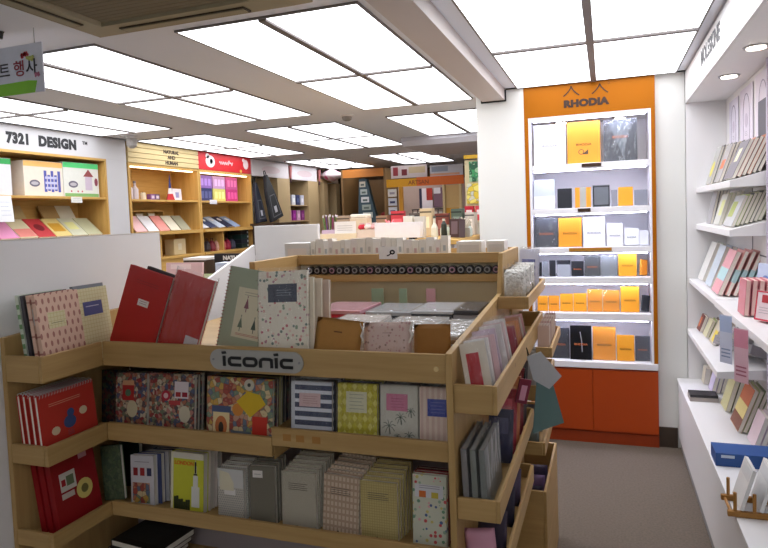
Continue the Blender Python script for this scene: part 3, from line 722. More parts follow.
# ---- third tray, left wing: red planners
ob = []
for i in range(3):
    q = notebook(.172, .226, .02, REDD, 'left'); ob.append(q)
patch(ob[0], 'cover_label', P(214, 206, 196), -.06, .0, .118, .175); patch(ob[0], 'label_red_mark', P(176, 30, 40), -.055, -.04, .135, .155, -.0006); patch(ob[0], 'label_photo', P(110, 120, 90), -.036, -.008, .132, .162, -.0006)
patch(ob[0], 'lower_label', P(206, 190, 180), -.06, -.012, .095, .112); patch(ob[0], 'top_label', P(206, 150, 160), .022, .055, .196, .212)
disc(ob[0], 'round_sticker', P(226, 206, 120), .028, .1, .032); disc(ob[0], 'sticker_print', P(120, 110, 60), .028, .1, .014, None, -.0013)
stack_of(ob, -1.590, 1.508, Z3, 90, 8, seq('deep red planner with a round yellow sticker, front of the low wing tray', 'deep red planner on the low wing tray, %s from the front', 3), 'planner', 'deep red planners', gap=.008)
DKGREEN = plain('dark_green_cover', (30, 44, 40), .5)
q = notebook(.09, .19, .02, DKGREEN, 'left'); place(q, -1.627, 1.765, Z3, 0, 7, -6, 'dark green notebook leaning in the corner behind the red planners')
q = notebook(.085, .182, .014, cells('map_print', [(96, 110, 80), (110, 120, 92), (84, 100, 78)], 90, None, .3, .6), 'left'); place(q, -1.598, 1.655, Z3, 0, 7, -9, 'olive map print notebook leaning on the dark green one')
def diary(w, h, t, m, nm='diary'): return notebook(w, h, t, m, 'left', name=nm)
for k in range(4):
    q = diary(.094, .165, .02, P(214, 210, 214) if k == 0 else [P(70, 78, 120), P(190, 188, 190), P(60, 64, 86)][k-1])
    if k == 0:
        for j, c in enumerate(((150, 40, 46), (170, 50, 50), (56, 60, 90))): patch(q, 'photo_print', P(*c), -.036+j*.028, -.018+j*.028, .098, .124)
        patch(q, 'city_print', COL3, -.04, .03, .008, .075); ruled(q, -.03, .03, .143, .147, 1, P(120, 110, 120), 'title_print')
    place(q, -1.477+.012*k, 1.652+.024*k, Z3, 0, 6, -3, ['white travel diary with three small photos, beside the olive map notebook', 'blue diary second behind the white travel diary', 'pale diary third behind the white travel diary', 'navy diary at the back behind the white travel diary'][k], 'diary', 'travel diaries')
for k in range(3):
    q = diary(.126, .192, .026, P(214, 200, 190) if k else P(206, 206, 60))
    if k == 0:
        patch(q, 'cream_edge', P(226, 220, 190), -.063, -.054, 0, .192); patch(q, 'cream_band', P(224, 218, 200), -.054, .063, .172, .192)
        text('title_print', 'LONDON', .017, P(226, 120, 40), q, -.012, -.0006, .152, 0, .0004, .0006)
        m = MB(); m.box(.018, .048, -.0012, 0, .02, .085); m.box(.024, .042, -.0012, 0, .085, .12); m.box(.029, .037, -.0012, 0, .12, .15); m.poly([(.029, -.0012, .15), (.037, -.0012, .15), (.033, -.0012, .172)], [(0, 1, 2)]); m.build('tower_print', P(222, 222, 214), q)
        m = MB(); x = -.05
        while x < .012:
            hh_ = RND.uniform(.02, .055); m.box(x, x+.008, -.0012, 0, .006, hh_); x += .009
        m.build('skyline_print', P(60, 66, 40), q); m = MB(); m.box(.026, .04, -.0017, -.0012, .122, .127); m.box(.03, .036, -.0017, -.0012, .128, .165); m.build('spire_print', P(40, 40, 40), q); patch(q, 'ground_print', P(120, 60, 30), -.054, .045, 0, .007)
    place(q, -1.302+.006*k, 1.652+.03*k, Z3, 0, 6, 0, ['yellow London guide notebook with a white tower on its cover', 'pale notebook second behind the yellow London notebook', 'pale notebook third behind the yellow London notebook'][k], 'notebook', 'London notebook stack')
# ---- third tray: diaries
DOT = motifs('dotted_print', (196, 190, 178), (150, 146, 140), .007, .007, .0022, .0022)
GREY = plain('grey_cover', (118, 112, 98), .6, .05, 10)
SPECK = speckle('speckled_print', (186, 178, 160), (158, 150, 132), 420)
TALLP = gridlines('beige_block_grid', (206, 186, 162), (178, 152, 130), .0125, .019, .38)
KGRID = gridlines('kraft_grid', (190, 172, 116), (168, 148, 90), .0075, .0075, .2)
DS = [(-1.132, .096, .158, DOT, 'white dotted diary with a cream pocket flap', 'white dotted', 4), (-1.018, .088, .178, GREY, 'plain grey diary with a small white tag', 'plain grey', 4), (-.892, .116, .172, SPECK, 'speckled grey diary with a printed title', 'speckled grey', 6), (-.757, .116, .176, TALLP, 'beige block checked diary with a printed title', 'beige checked', 6), (-.632, .114, .170, KGRID, 'kraft brown fine grid diary with a printed title', 'kraft grid', 6)]
for x, w, h, m, d, sh, n in DS:
    ob = []
    for k in range(n):
        q = diary(w-.001*k, h+(.006*k if k else 0), .0165, m, 'diary'); ob.append(q)
        if k == 0:
            if sh == 'white dotted':
                q2 = MB(); q2.poly([(-.04, -.0008, .09), (.012, -.0008, .09), (.012, -.0008, .115), (-.005, -.0008, .145), (-.04, -.0008, .152)], [(0, 1, 2, 3, 4)]); q2.build('pocket_flap', P(222, 214, 186), q)
                patch(q, 'cover_tag', STICK, -.024, .018, .076, .095); patch(q, 'plain_top', P(206, 204, 200), -.048, .048, .1, .158, .0, .0004)
            elif sh == 'plain grey': patch(q, 'cover_tag', STICK, -.032, .002, .142, .164); ruled(q, -.026, -.004, .152, .156, 1, P(140, 136, 134), 'tag_print')
            else:
                ruled(q, -.034, .03, .118, .136, 4, P(96, 88, 76), 'title_print'); disc(q, 'foot_print', P(60, 56, 52), -.008, .008, .003)
    stack_of(ob, x, 1.652, Z3, -1 if sh != 'plain grey' else 3, 4, seq(d+', front of its stack', sh+' diary, %s from the front of its stack', n), 'diary', sh+' diaries', tilt=2 if sh == 'beige checked' else -1, dx=.0035)
KIDS = cells('kids_print', [(150, 176, 150), (206, 90, 90), (90, 110, 150), (206, 190, 110), (206, 206, 190), (110, 150, 120), (226, 170, 170)], 70, (206, 206, 186), .34, .5, 2.2)
for k in range(3):
    q = notebook(.098, .205, .018, KIDS if k == 0 else [P(150, 40, 44), P(96, 40, 40)][k-1], 'left')
    if k == 0:
        patch(q, 'cover_label', P(214, 212, 214), -.042, .04, .142, .178); patch(q, 'orange_stamp', P(206, 110, 50), -.03, -.01, .142, .16, -.0006); patch(q, 'yellow_stamp', P(200, 180, 70), .006, .026, .142, .158, -.0006); ruled(q, -.03, .03, .168, .174, 2, P(150, 140, 150), 'label_print')
    place(q, -.482, 1.65+.022*k, Z3, 0, 5, 0, ['colourful patterned notebook with white label beside the end panel on the low tray', 'red notebook directly behind the colourful patterned one by the end panel', 'dark red notebook at the back behind the colourful patterned one'][k], 'notebook', 'patterned notebook stack')
# ---- floor level: black books lying flat
for k in range(4):
    q = notebook(.22, .17, .022, plain('black_cover', (40, 36, 34), .5), 'left'); m = [P(120, 104, 70), P(60, 58, 56), P(96, 84, 60), P(50, 48, 46)][k]
    patch(q, 'cover_print', m, -.08, .06, .03, .13)
    setxf(q, -1.55+.008*k, 1.642+.004*k, Z4+.024*(k+1), -3*k, -90+180, 0); q.rotation_euler = Matrix.Rotation(radians(-2*k), 4, 'Z').to_euler(); 
    q.rotation_euler = (Matrix.Rotation(radians(-2*k), 4, 'Z') @ Matrix.Rotation(radians(-90), 4, 'X')).to_euler()
    lab(q, ['black book at the bottom of the flat pile on the lowest tray', 'black book second from the bottom of the low flat pile', 'black book third from the bottom of the low flat pile', 'black book topmost on the low flat pile'][k], 'book', 'flat black books')
q = notebook(.15, .05, .02, plain('black_cover', (40, 36, 34), .5), 'left'); place(q, -1.30, 1.66, Z4+.0005, 0, 5, 0, 'small black book standing on the lowest tray beside the flat pile', 'book')
# ================================================================== TRAY RACKS ALONG THE AISLE SIDE
PINKP = P(226, 190, 196); LILAC = P(206, 186, 206); DRED = P(150, 22, 46); ORG = P(206, 130, 70); CRM = P(226, 214, 196); WHT = P(232, 228, 226); SALMON = P(226, 160, 160)
t = thing('tray_rack', (-.33, 2.0, .8), 'pine tray rack along the aisle side of the stand, full of wrapped packs', 'display rack', None, True)
def tray(root, xa, xb, ya, yb, z0, z1, th=.011):
    p = thing('tray', root.location if False else (0, 0, 0)); p.parent = root; p['_world'] = 1
    off = root.location
    def bl(m, n, mt): m.build(n, mt, p, .0012, off)
    bl(B(xa, xb-th-.0002, ya+th, yb, z0+.002, z0+.010), 'tray_base', WY)
    bl(B(xa, xb-th-.0002, ya, ya+th-.0002, z0, z1), 'front_lip', WX)
    bl(B(xb-th, xb, ya, yb, z0, z1), 'side_lip', WY)
    bl(B(xa, xb-th-.0002, yb+.0002, yb+th, z0, z1), 'rear_lip', WX)
    return p
XA, XB = -.3865, -.272
tray(t, XA, XB, 1.6, 2.86, 1.024, 1.101); tray(t, XA, XB, 1.6, 2.42, .735, .794); tray(t, XA, XB, 1.6, 2.37, .53, .592); tray(t, XA, XB, 2.34, 3.0, 1.19, 1.236)
B(XA, -.375, 1.62, 2.40, 0, .52).build('lower_panel', WY, t)
B(XA, -.3755, 2.64, 2.99, .98, 1.186).build('support_board', WY, t)
seqp = [('clear sleeved pack with a red centre', CRM, P(186, 24, 40)), ('white pack with pale pink floral film', WHT, PINKP), ('pale pink pack', PINKP, None), ('lilac and pink pack', LILAC, SALMON), ('white pack with grey print', WHT, P(180, 170, 176)), ('pale rose pack', P(226, 200, 200), None), ('white pack with lilac band', WHT, LILAC), ('dark crimson pack', DRED, None), ('dark crimson pack with pink edge', DRED, PINKP), ('rust orange pack', ORG, None), ('brown orange pack', P(176, 106, 56), None), ('cream pack', CRM, None), ('salmon pack', SALMON, None), ('pink striped pack', P(222, 170, 176), WHT), ('pale pink pack', P(232, 206, 206), None)]
y = 1.635
for i, (d, m1, m2) in enumerate(seqp[:13]):
    w, h = .07, (.155 if y < 2.1 else .112)+RND.uniform(-.006, .006); o = thing('wrapped_pack'); o['w'] = w; o['t'] = .02
    m = MB(); n = 3
    for k in range(n): m.box(-w/2+.001*k, w/2-.001*k, .006*k, .006*k+.0045, 0, h-.004*k)
    m.build('card_bundle', m1, o)
    if m2: patch(o, 'front_band', m2, -w*.3, w*.2, .01, h*.82, -.0001)
    sleeve(o, w, h, .018, None, .014)
    place(o, -.3195, y, 1.0355, RND.uniform(-2, 2), 13, -11+RND.uniform(-1, 1), '%s, %s from the front of the top aisle tray' % (d, ORD[i]), 'wrapped pack', 'packs in the top aisle tray')
    y += .052 if i in (3, 6) else .044
    if i in (1, 3, 6, 8): y += .05
for k in range(3):
    q = notebook(.24, .172, .0155, [P(120, 124, 122), P(126, 130, 124), P(130, 126, 128)][k], 'left', page=P(150, 152, 150), name='wallet_folder')
    sleeve(q, .24, .172, .0155)
    place(q, -.308-.0245*(k), 1.742, .7465, 90, 2, 0, ['grey wallet folder nearest the aisle in the middle aisle tray', 'grey wallet folder in the middle of three in the middle aisle tray', 'grey wallet folder against the stand side in the middle aisle tray'][k], 'folder', 'grey folders')
for k, (yy, c, hh) in enumerate(((1.99, (40, 42, 80), .17), (2.07, (190, 50, 66), .215), (2.16, (222, 140, 90), .235), (2.26, (150, 40, 56), .24), (2.36, (96, 84, 90), .245))):
    o = thing('card_pack'); w = .078; B(-w/2, w/2, 0, .012, 0, hh).build('card_stack', P(*c), o); patch(o, 'card_print', P(*[min(255, v+40) for v in c]), -w*.3, w*.3, hh*.55, hh*.85); sleeve(o, w, hh, .012); o['t'] = .012; o['w'] = w
    place(o, -.332, yy-.02, .7465, 8, 4, 3, '%s wrapped card pack in the middle aisle tray, %s from the grey folders' % (['navy', 'bright red', 'orange', 'crimson', 'grey'][k], ORD[k]), 'card pack', 'card packs in the middle aisle tray')
for k, (yy, c) in enumerate(((1.66, (206, 150, 170)), (1.78, (70, 62, 80)), (1.95, (60, 56, 76)), (2.10, (96, 84, 110)))):
    o = pouch(.085, .13, .02, P(*c), 'fabric_pouch'); place(o, -.333, yy, .542, 5, 5, -5 if k == 0 else 3, ['dusty pink pouch at the front of the lowest aisle tray', 'dark plum pouch behind the dusty pink one', 'dark slate pouch third in the lowest aisle tray', 'violet grey pouch at the back of the lowest aisle tray'][k], 'pouch', 'pouches in the lowest aisle tray')
LACE = plain('lace_white', (226, 222, 212), .8, .1, 160)
lk = NT('lace_crinkle', .8, .2); _o, _v = lk.xyz(); _n = lk.noise(_v, 70, 3); lk.col(lk.mix(_n, L((196, 192, 184)), L((238, 236, 230)))); lk.bump(_n, 1.0, .02); LACE = lk.m
for k, (xx, yy, rz) in enumerate(((-.335, 2.42, 3), (-.335, 2.53, -4), (-.335, 2.64, 3), (-.335, 2.75, 4))):
    o = pouch(.082, .125, .06, LACE, 'lace_bundle'); sleeve(o, .082, .125, .06)
    place(o, xx, yy, 1.2015, rz, 3, 0, 'white lace bundle in clear film on the upper aisle tray, %s from the front' % ORD[k], 'lace bundle', 'white lace bundles')
for k in range(4):
    o = thing('sticker_sheet'); B(-.04, .04, 0, .003, 0, .175).build('sheet', P(206, 206, 222), o)
    m = MB(); [m.box(-.03, .03, -.0006, 0, z, z+.014) for z in (.03, .06, .09, .12)]; m.build('sticker_print', P(*[(60, 66, 150), (150, 150, 190), (190, 130, 120), (70, 80, 160)][k]), o)
    sleeve(o, .08, .175, .003); o['t'] = .003; place(o, -.335, 2.86+.028*k, 1.2015, 0, 6, 2, 'blue printed sticker sheet standing behind the lace bundles, %s from the front' % ORD[k], 'sticker sheet', 'sticker sheets behind the lace')
# hanging sample sheets clipped to the tray side
o = thing('hanging_sheet', (-.258, 2.16, 1.055)); m = MB(); m.prism([(-.005, 0), (.05, .012), (.135, -.085), (.085, -.125), (.02, -.085)], 1, -.001, .001); m.build('sheet', P(176, 178, 180), o); MB().tube([(.0, 0, .001), (-.004, .003, .03), (.006, .004, .004)], .002, 5).build('hanging_loop', BLACK, o)
o.rotation_euler = (radians(3), 0, radians(38)); lab(o, 'pale grey sample sheet hanging askew from the top aisle tray', 'sample sheet')
o = thing('hanging_sheet', (-.220, 2.30, .94)); MB().poly([(-.03, -.001, 0), (.03, -.001, 0), (.065, -.001, -.18), (-.065, -.001, -.19), (-.03, .001, 0), (.03, .001, 0), (.065, .001, -.18), (-.065, .001, -.19)], [(0, 1, 2, 3), (7, 6, 5, 4), (0, 4, 5, 1), (1, 5, 6, 2), (2, 6, 7, 3), (3, 7, 4, 0)]).build('sheet', P(92, 122, 120), o)
MB().tube([(-.01, 0, 0), (-.012, .004, .05), (-.01, .006, .0)], .002, 5).build('hanging_loop', BLACK, o)
o.rotation_euler = (radians(3), radians(-6), radians(35)); lab(o, 'teal pouch sheet hanging below the grey one on the aisle side', 'sample sheet')
o = thing('hanging_sheet', (-.254, 2.05, 1.005)); B(-.02, .02, -.004, .004, -.08, 0).build('sheet', P(120, 26, 50), o); B(-.010, .010, -.0046, -.004, -.07, -.02).build('card_print', P(214, 150, 170), o)
MB().tube([(-.004, 0, 0), (-.008, .004, .04), (-.004, .006, .0)], .002, 5).build('hanging_loop', BLACK, o)
o.rotation_euler = (radians(2), radians(14), radians(30)); lab(o, 'small crimson sample hanging from the top aisle tray side', 'sample sheet')

# second rack further along the aisle
t = thing('aisle_bin_rack', (-.30, 3.1, .5), 'pine bin rack further down the aisle, between the stand and orange cabinet', 'display rack', None, True)
XC, XD = -.386, -.235
tray(t, XC, XD, 2.45, 2.98, .60, .65); tray(t, XC, XD, 2.5, 2.98, .80, .86); tray(t, -.2675, -.205, 2.5, 2.98, .975, 1.015)
B(XC, XD-.0114, 2.45, 2.462, 0, .455).build('bin_front', WX, t, .0012); B(XD-.011, XD, 2.45, 3.0, 0, .455).build('bin_side', WY, t, .0012); B(XC, XD-.0114, 2.988, 3.0, 0, .455).build('bin_end', WX, t)
B(XC-.014, XC-.0006, 2.66, 3.0, 0, .98).build('rack_back', WY, t); B(XC, XD-.0114, 2.4625, 2.9875, .25, .262).build('bin_floor', WY, t)
for k in range(7):
    q = notebook(.044, .105, .016, P(*[(206, 176, 160), (226, 214, 206), (190, 150, 140), (222, 206, 190)][k % 4]), 'spiral_top', ring=P(190, 170, 160)); place(q, -.242, 2.535+.055*k, .9855, 0, 10, 0, 'small spiral pad in the top tray of the bin rack, %s from the front' % ORD[k], 'notepad', 'spiral pads in the bin rack')
for k in range(4):
    o = pouch(.1, .13, .03, P(*[(166, 130, 190), (60, 52, 80), (150, 120, 170), (90, 80, 110)][k]), 'fabric_pouch'); place(o, -.316, 2.50+.115*k, .263, 4, 3, 0, '%s pouch inside the floor bin, %s from the front' % (['violet', 'dark plum', 'lavender', 'grey violet'][k], ORD[k]), 'pouch', 'pouches in the floor bin')
for k in range(5):
    o = pouch(.1, .12, .026, P(*[(190, 186, 182), (206, 196, 170), (130, 126, 126), (214, 206, 196), (160, 150, 140)][k]), 'wrapped_pack'); sleeve(o, .1, .12, .026)
    place(o, -.316, 2.55+.08*k, .811, 4, 6, 0, '%s film pack in the middle bin tray, %s from the front' % (['grey', 'straw', 'dark grey', 'cream', 'taupe'][k], ORD[k]), 'wrapped pack', 'packs in the middle bin tray')
for k in range(3):
    o = pouch(.1, .075, .03, P(*[(120, 132, 130), (150, 140, 120), (110, 106, 116)][k]), 'wrapped_pack'); place(o, -.316, 2.52+.14*k, .611, 4, 4, 0, '%s pack in the low bin tray, %s from the front' % (['grey green', 'sand', 'slate'][k], ORD[k]), 'wrapped pack', 'packs in the low bin tray')

# ================================================================== ORANGE DISPLAY CABINET
ORA = plain('orange_laminate', (170, 98, 0), .5, .02, 5, 0, .15); ORD_ = plain('red_orange_laminate', (176, 66, 10), .42, .02, 5)
NW = plain('niche_white', (240, 238, 242), .4, .01, 5)
LED = emit('led_strip', (225, 228, 255), 42.0); SPOT = emit('spot_lens', (255, 244, 226), 9.0)
t = thing('display_cabinet', (-.1, 4.45, 0), 'tall orange display cabinet with lit white shelves and red-orange doors', 'display cabinet', None, True); OC = t
xl, xr, nl, nr = -.501, .303, -.475, .279; yf, yb = 4.302, 4.635
f = MB(); f.box(xl, nl, yf, yb, .547, 2.17); f.box(nr, xr, yf, yb, .547, 2.17); f.box(xl, xr, yf, yb, 2.17, 2.371); f.build('frame', ORA, t)
nb = MB(); nb.box(nl, nr, yb-.02, yb, .547, 2.17); nb.box(nl, nl+.012, yf+.001, yb-.02, .547, 2.17); nb.box(nr-.012, nr, yf+.001, yb-.02, .547, 2.17); nb.box(nl+.012, nr-.012, yf+.001, yb-.02, 2.15, 2.17); nb.build('niche_lining', NW, t)
B(xl, xr, yf-.012, yb, .506, .547).build('base_ledge', NW, t, .002)
SHZ = [(1.853, .039), (1.563, .038), (1.304, .039), (1.105, .043), (.868, .048)]
for z, th in SHZ:
    s = B(nl+.0125, nr-.0125, yf+.004, yb-.021, z-th, z).build('shelf', NW, t, .002)
    l = B(nl+.03, nr-.03, yf+.024, yf+.036, z-th-.006, z-th-.0003).build('led_strip', LED, s, 0, t.location); 
for x in (-.27, .1):
    q = MB().lathe([(.045, 2.138), (.05, 2.15)], (x, 4.42, 0), 20).build('downlight_ring', GREYM, t); MB().lathe([(.034, 2.134), (.034, 2.138)], (x, 4.42, 0), 20).build('downlight_lens', SPOT, q, 0, t.location)
B(nl+.03, nr-.03, yf+.02, yf+.034, 2.142, 2.1498).build('led_strip', LED, t)
c = B(xl, xr, yf+.012, yb, .075, .506).build('base_carcass', ORD_, t)
B(xl+.002, -.0985, yf-.006, yf+.0118, .088, .494).build('door', ORD_, t, .001); B(-.0955, xr-.002, yf-.006, yf+.0118, .088, .494).build('door', ORD_, t, .001)
B(xl, xr, yf+.006, yb, 0, .0748).build('kick_plate', plain('kick_red', (150, 54, 12), .5), t)
BRN = plain('sign_brown', (58, 34, 16), .5)
text('sign_lettering', 'RHODIA', .060, BRN, t, -.108, yf-.0012, 2.221, 0, .001, .0042, sx=1.16, sp=1.04)
m = MB()
def fir(cx_, z, s):
    for (a, b) in (((-.052, 0), (-.0, .064)), ((.052, 0), (.0, .064))):
        pts = []
        for i in range(9):
            u = i/8; k = u**1.7; pts.append((cx_+a[0]*s*(1-u)**1.5+0*k, z+(b[1]*s)*(u**1.1)))
        m.ribbon(pts, .0075, yf-.0018, yf-.0002)
fir(-.196, 2.292, .95); fir(-.02, 2.292, .95)
m.build('tree_emblem', BRN, t)
m = MB(); m.ribbon([(.034+.006*cos(2*pi*i/10), 2.352+.006*sin(2*pi*i/10)) for i in range(10)], .002, yf-.0018, yf-.0002, True); m.build('registered_mark', BRN, t)
def tag(x0, x1, z, c, nm='shelf_tag'): B(x0, x1, yf-.0035, yf+.0035, z-.026, z-.004).build(nm, c, t)
tag(-.14, -.02, 1.853, BRN); tag(-.17, -.09, 1.563, BRN); tag(-.23, .035, 1.304, plain('gold_tag', (176, 122, 34), .4)); 
OP = plain('pad_orange', (236, 152, 42), .5, .03, 12); OP2 = plain('pad_yellow_orange', (240, 162, 40), .5, .03, 12); KP = plain('pad_black', (34, 36, 42), .35); GP = plain('pad_slate', (72, 76, 84), .35, .04, 12)
WP = P(232, 232, 240); LG = P(170, 178, 190)
INK = {'o': P(110, 66, 20), 'k': P(206, 110, 60), 'w': P(130, 130, 140)}
def pad(x0, x1, z, h, mt, ink, label, kind='notepad', t_=.02, logo=True, y=4.36, lean=5, wrap=False, lz=.42):
    w = x1-x0; q = notebook(w-.002, h, t_, mt, 'top', name='notepad' if kind == 'notepad' else kind)
    if logo: text('cover_print', 'RHODIA', min(.022, w*.14), INK[ink], q, 0, -.0009, h*lz, 0, .0003, .0003, sx=1.15)
    if wrap: sleeve(q, w-.002, h, t_, None, .004)
    place(q, (x0+x1)/2, y, z+.0005, 0, lean, 0, label, kind, 'stock in the orange cabinet'); return q
S1, S2, S3, S4, S5, S6 = 1.853, 1.563, 1.304, 1.105, .868, .547
q = pad(-.449, -.241, S1, .272, WP, 'w', 'large white notepad on the top cabinet shelf', lz=.45)
q = pad(-.232, -.023, S1, .276, OP, 'o', 'large orange notepad in the centre of the top cabinet shelf', lz=.42)
m = MB(); m.ribbon([(-.016+.016*cos(2*pi*i/16), .075+.016*sin(2*pi*i/16)) for i in range(16)], .004, -.0008, -.0001, True); m.poly([(-.01, -.0008, .058), (.028, -.0008, .058), (.028, -.0008, .09)], [(0, 1, 2)]); m.build('badge_print', P(90, 70, 50), q)
q = pad(-.005, .201, S1, .272, GP, 'k', 'large dark slate notepad in film on the top cabinet shelf', wrap=True, lz=.55)
m = MB(); m.poly([(-.07, -.0008, .25), (.06, -.0008, .27), (.02, -.0008, .02)], [(0, 1, 2)]); m.build('painted_sheen', plain('slate_sheen', (110, 118, 126), .3), q)  # sheen on the film painted as a paler triangle
q = pad(-.456, -.318, S2, .196, P(206, 214, 232), 'w', 'pale blue and white notepad on the second cabinet shelf', logo=False); patch(q, 'cover_band', P(236, 236, 242), -.068, .068, 0, .085)
pad(-.302, -.208, S2, .13, KP, 'k', 'small black notepad beside the pale blue one on the second shelf', logo=False)
q = pad(-.189, -.087, S2, .132, OP, 'o', 'orange notepad with grey middle band on the second cabinet shelf', logo=False); patch(q, 'cover_band', P(170, 168, 160), -.02, .02, 0, .132)
q = pad(-.077, .03, S2, .141, plain('pad_grey', (104, 108, 114), .3), 'k', 'grey notepad with black border on the second cabinet shelf', logo=False); m = MB(); m.ribbon([(-.048, .008), (.048, .008), (.048, .132), (-.048, .132)], .007, -.0008, 0, True); m.build('cover_border', BLACK, q)
pad(.037, .076, S2, .105, P(140, 140, 148), 'k', 'narrow grey notepad between grey bordered and orange ones on the second shelf', logo=False)
pad(.08, .171, S2, .121, OP2, 'o', 'plain orange notepad at the right of the second cabinet shelf', logo=False)
pad(.177, .257, S2, .098, P(128, 130, 140), 'k', 'grey notepad at the right end of the second cabinet shelf', logo=False)
pad(-.455, -.304, S3, .194, GP, 'k', 'dark slate notepad in film at the left of the third cabinet shelf', wrap=True)
pad(-.30, -.15, S3, .192, OP, 'o', 'orange notepad beside the slate one on the third cabinet shelf')
pad(-.142, -.003, S3, .192, WP, 'w', 'larger white notepad next to the orange one on the third shelf')
pad(.005, .107, S3, .147, WP, 'w', 'medium white notepad on the third cabinet shelf')
q = pad(.113, .203, S3, .11, P(236, 238, 246), 'w', 'small white box like notepad on the third cabinet shelf', t_=.05); 
pad(.205, .26, S3, .097, P(222, 224, 234), 'w', 'smallest white notepad at the end of the third cabinet shelf', logo=False)
for k in range(3): pad(-.455+.045*k, -.415+.045*k, S4, .095+.006*k, [KP, P(120, 124, 130), KP][k], 'k', ['thin black notebook at the left end of the fourth cabinet shelf', 'thin grey notebook between two black ones on the fourth shelf', 'thin black notebook second from the left pair on the fourth shelf'][k], logo=False)
q = pad(-.316, -.226, S4, .107, KP, 'k', 'black topped grey notepad on the fourth cabinet shelf', logo=False); patch(q, 'cover_band', P(150, 154, 160), -.044, .044, 0, .078)
pad(-.222, -.142, S4, .1, KP, 'k', 'small black notepad with orange print on the fourth cabinet shelf')
pad(-.139, -.035, S4, .132, plain('pad_dark_grey', (66, 70, 72), .3), 'k', 'dark grey notepad on the fourth cabinet shelf', wrap=True)
pad(-.033, .068, S4, .136, P(122, 128, 132), 'k', 'light grey notepad in film on the fourth cabinet shelf', wrap=True, logo=False)
pad(.074, .187, S4, .146, OP2, 'o', 'orange notepad at the right of the fourth cabinet shelf')
q = notebook(.06, .1, .012, OP, 'left', name='notepad'); place(q, .230, 4.37, S4+.0005, 50, 4, 9, 'thin orange notepad turned sideways at the end of the fourth shelf', 'notepad', 'stock in the orange cabinet')
for k, (a, b, h, mt) in enumerate(((-.449, -.38, .102, OP2), (-.376, -.305, .103, OP), (-.30, -.215, .117, OP2), (-.213, -.127, .12, OP2), (-.123, -.028, .147, OP), (-.026, .079, .142, OP), (.085, .199, .167, OP2))):
    pad(a, b, S5, h, mt, 'o', ['smallest', 'second smallest', 'third', 'fourth', 'fifth', 'sixth', 'tallest'][k]+' orange notepad in the rising row on the fifth cabinet shelf', wrap=k in (4, 5))
q = notebook(.055, .105, .014, KP, 'left', name='notepad'); place(q, .236, 4.37, S5+.0005, 40, 4, 10, 'dark notepad turned sideways at the end of the fifth shelf', 'notepad', 'stock in the orange cabinet')
pad(-.375, -.243, S6, .204, plain('pad_charcoal', (50, 54, 62), .3), 'k', 'charcoal notepad behind the glossy black one on the bottom ledge', wrap=True)
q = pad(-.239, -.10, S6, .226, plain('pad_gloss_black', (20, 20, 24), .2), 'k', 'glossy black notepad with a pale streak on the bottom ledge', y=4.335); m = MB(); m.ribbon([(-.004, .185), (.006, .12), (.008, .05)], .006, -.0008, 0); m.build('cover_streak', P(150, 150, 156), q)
pad(-.094, .051, S6, .218, OP, 'o', 'tall orange notepad in film on the bottom ledge', wrap=True, y=4.35)
pad(.055, .165, S6, .168, OP2, 'o', 'shorter yellow orange notepad on the bottom ledge', y=4.345)
pad(.17, .26, S6, .162, GP, 'k', 'slate notepad in film at the right end of the bottom ledge', wrap=True)

# ================================================================== WHITE WALL SHELVING ON THE RIGHT
t = thing('wall_shelving', (.6, 2.9, 0), 'long white wall shelving with counter, tilted shelves and lettered header', 'shelving', None, True)
XW = .70; Y0, Y1 = .8, 4.318
B(.4185, XW-.0005, Y0, Y1, .08, .446).build('counter_base', WHITE, t); B(.432, XW-.0005, Y0, Y1, 0, .08).build('counter_plinth', plain('plinth_grey', (150, 148, 148), .5), t)
B(.4115, XW-.0005, Y0, Y1, .4465, .46).build('counter_top', WHITE, t, .0015)
B(XW, .7185, Y0, Y1, 0, CEIL-.001).build('back_panel', WHITE, t)
B(.478, XW-.0005, Y1+.0005, 4.336, .0, CEIL-.012).build('end_panel', WHITE, t)
B(.476, .488, Y0, Y1, 2.181, CEIL-.012).build('header_board', WHITE, t, .001); B(.4885, XW-.0005, Y0, Y1, 2.181, 2.193).build('soffit', WHITE, t)
for z in (.72, 1.02, 1.30, 1.60, 1.80): B(XW-.0022, XW-.0002, Y0, Y1, z-.003, z+.003).build('panel_groove', plain('groove_grey', (110, 106, 112), .6), t)
for yy in (3.0, 2.4, 3.6): B(XW-.0024, XW-.0002, yy-.003, yy+.003, .47, 1.85).build('panel_groove', plain('groove_grey', (110, 106, 112), .6), t)
def wshelf(z, xf, ya, yb, rise=.042, th=.030):
    m = MB(); m.prism([(xf, z-th), (XW-.003, z-th), (XW-.003, z+rise), (xf, z)], 1, ya, yb); return m.build('shelf', WHITE, t, .0015)
ZS1, ZS2, ZS3, ZS4 = 1.657, 1.433, 1.095, .778
wshelf(ZS1, .531, 3.2, Y1-.001); wshelf(ZS2, .529, 3.2, Y1-.001); wshelf(ZS4, .474, 3.2, Y1-.001, .02)
wshelf(ZS3, .486, 3.352, Y1-.001, 0, .026); wshelf(ZS3-.002, .486, 1.2, 3.348, 0, .03)
B(.672, .696, 3.165, 3.185, .4605, 2.1805).build('upright', P(206, 196, 214), t)
for yy in (2.93, 3.52, 2.34):
    q = MB().lathe([(.046, 2.176), (.05, 2.181)], (.585, yy, 0), 20).build('downlight_ring', GREYM, t); MB().lathe([(.036, 2.172), (.036, 2.176)], (.585, yy, 0), 20).build('downlight_lens', SPOT, q, 0, t.location)
text('sign_lettering', 'MOLESKINE', .105, plain('sign_black', (40, 40, 44), .5), t, .4755, 3.35, 2.262, -90, .001, .0035, sx=.98, sp=1.06)
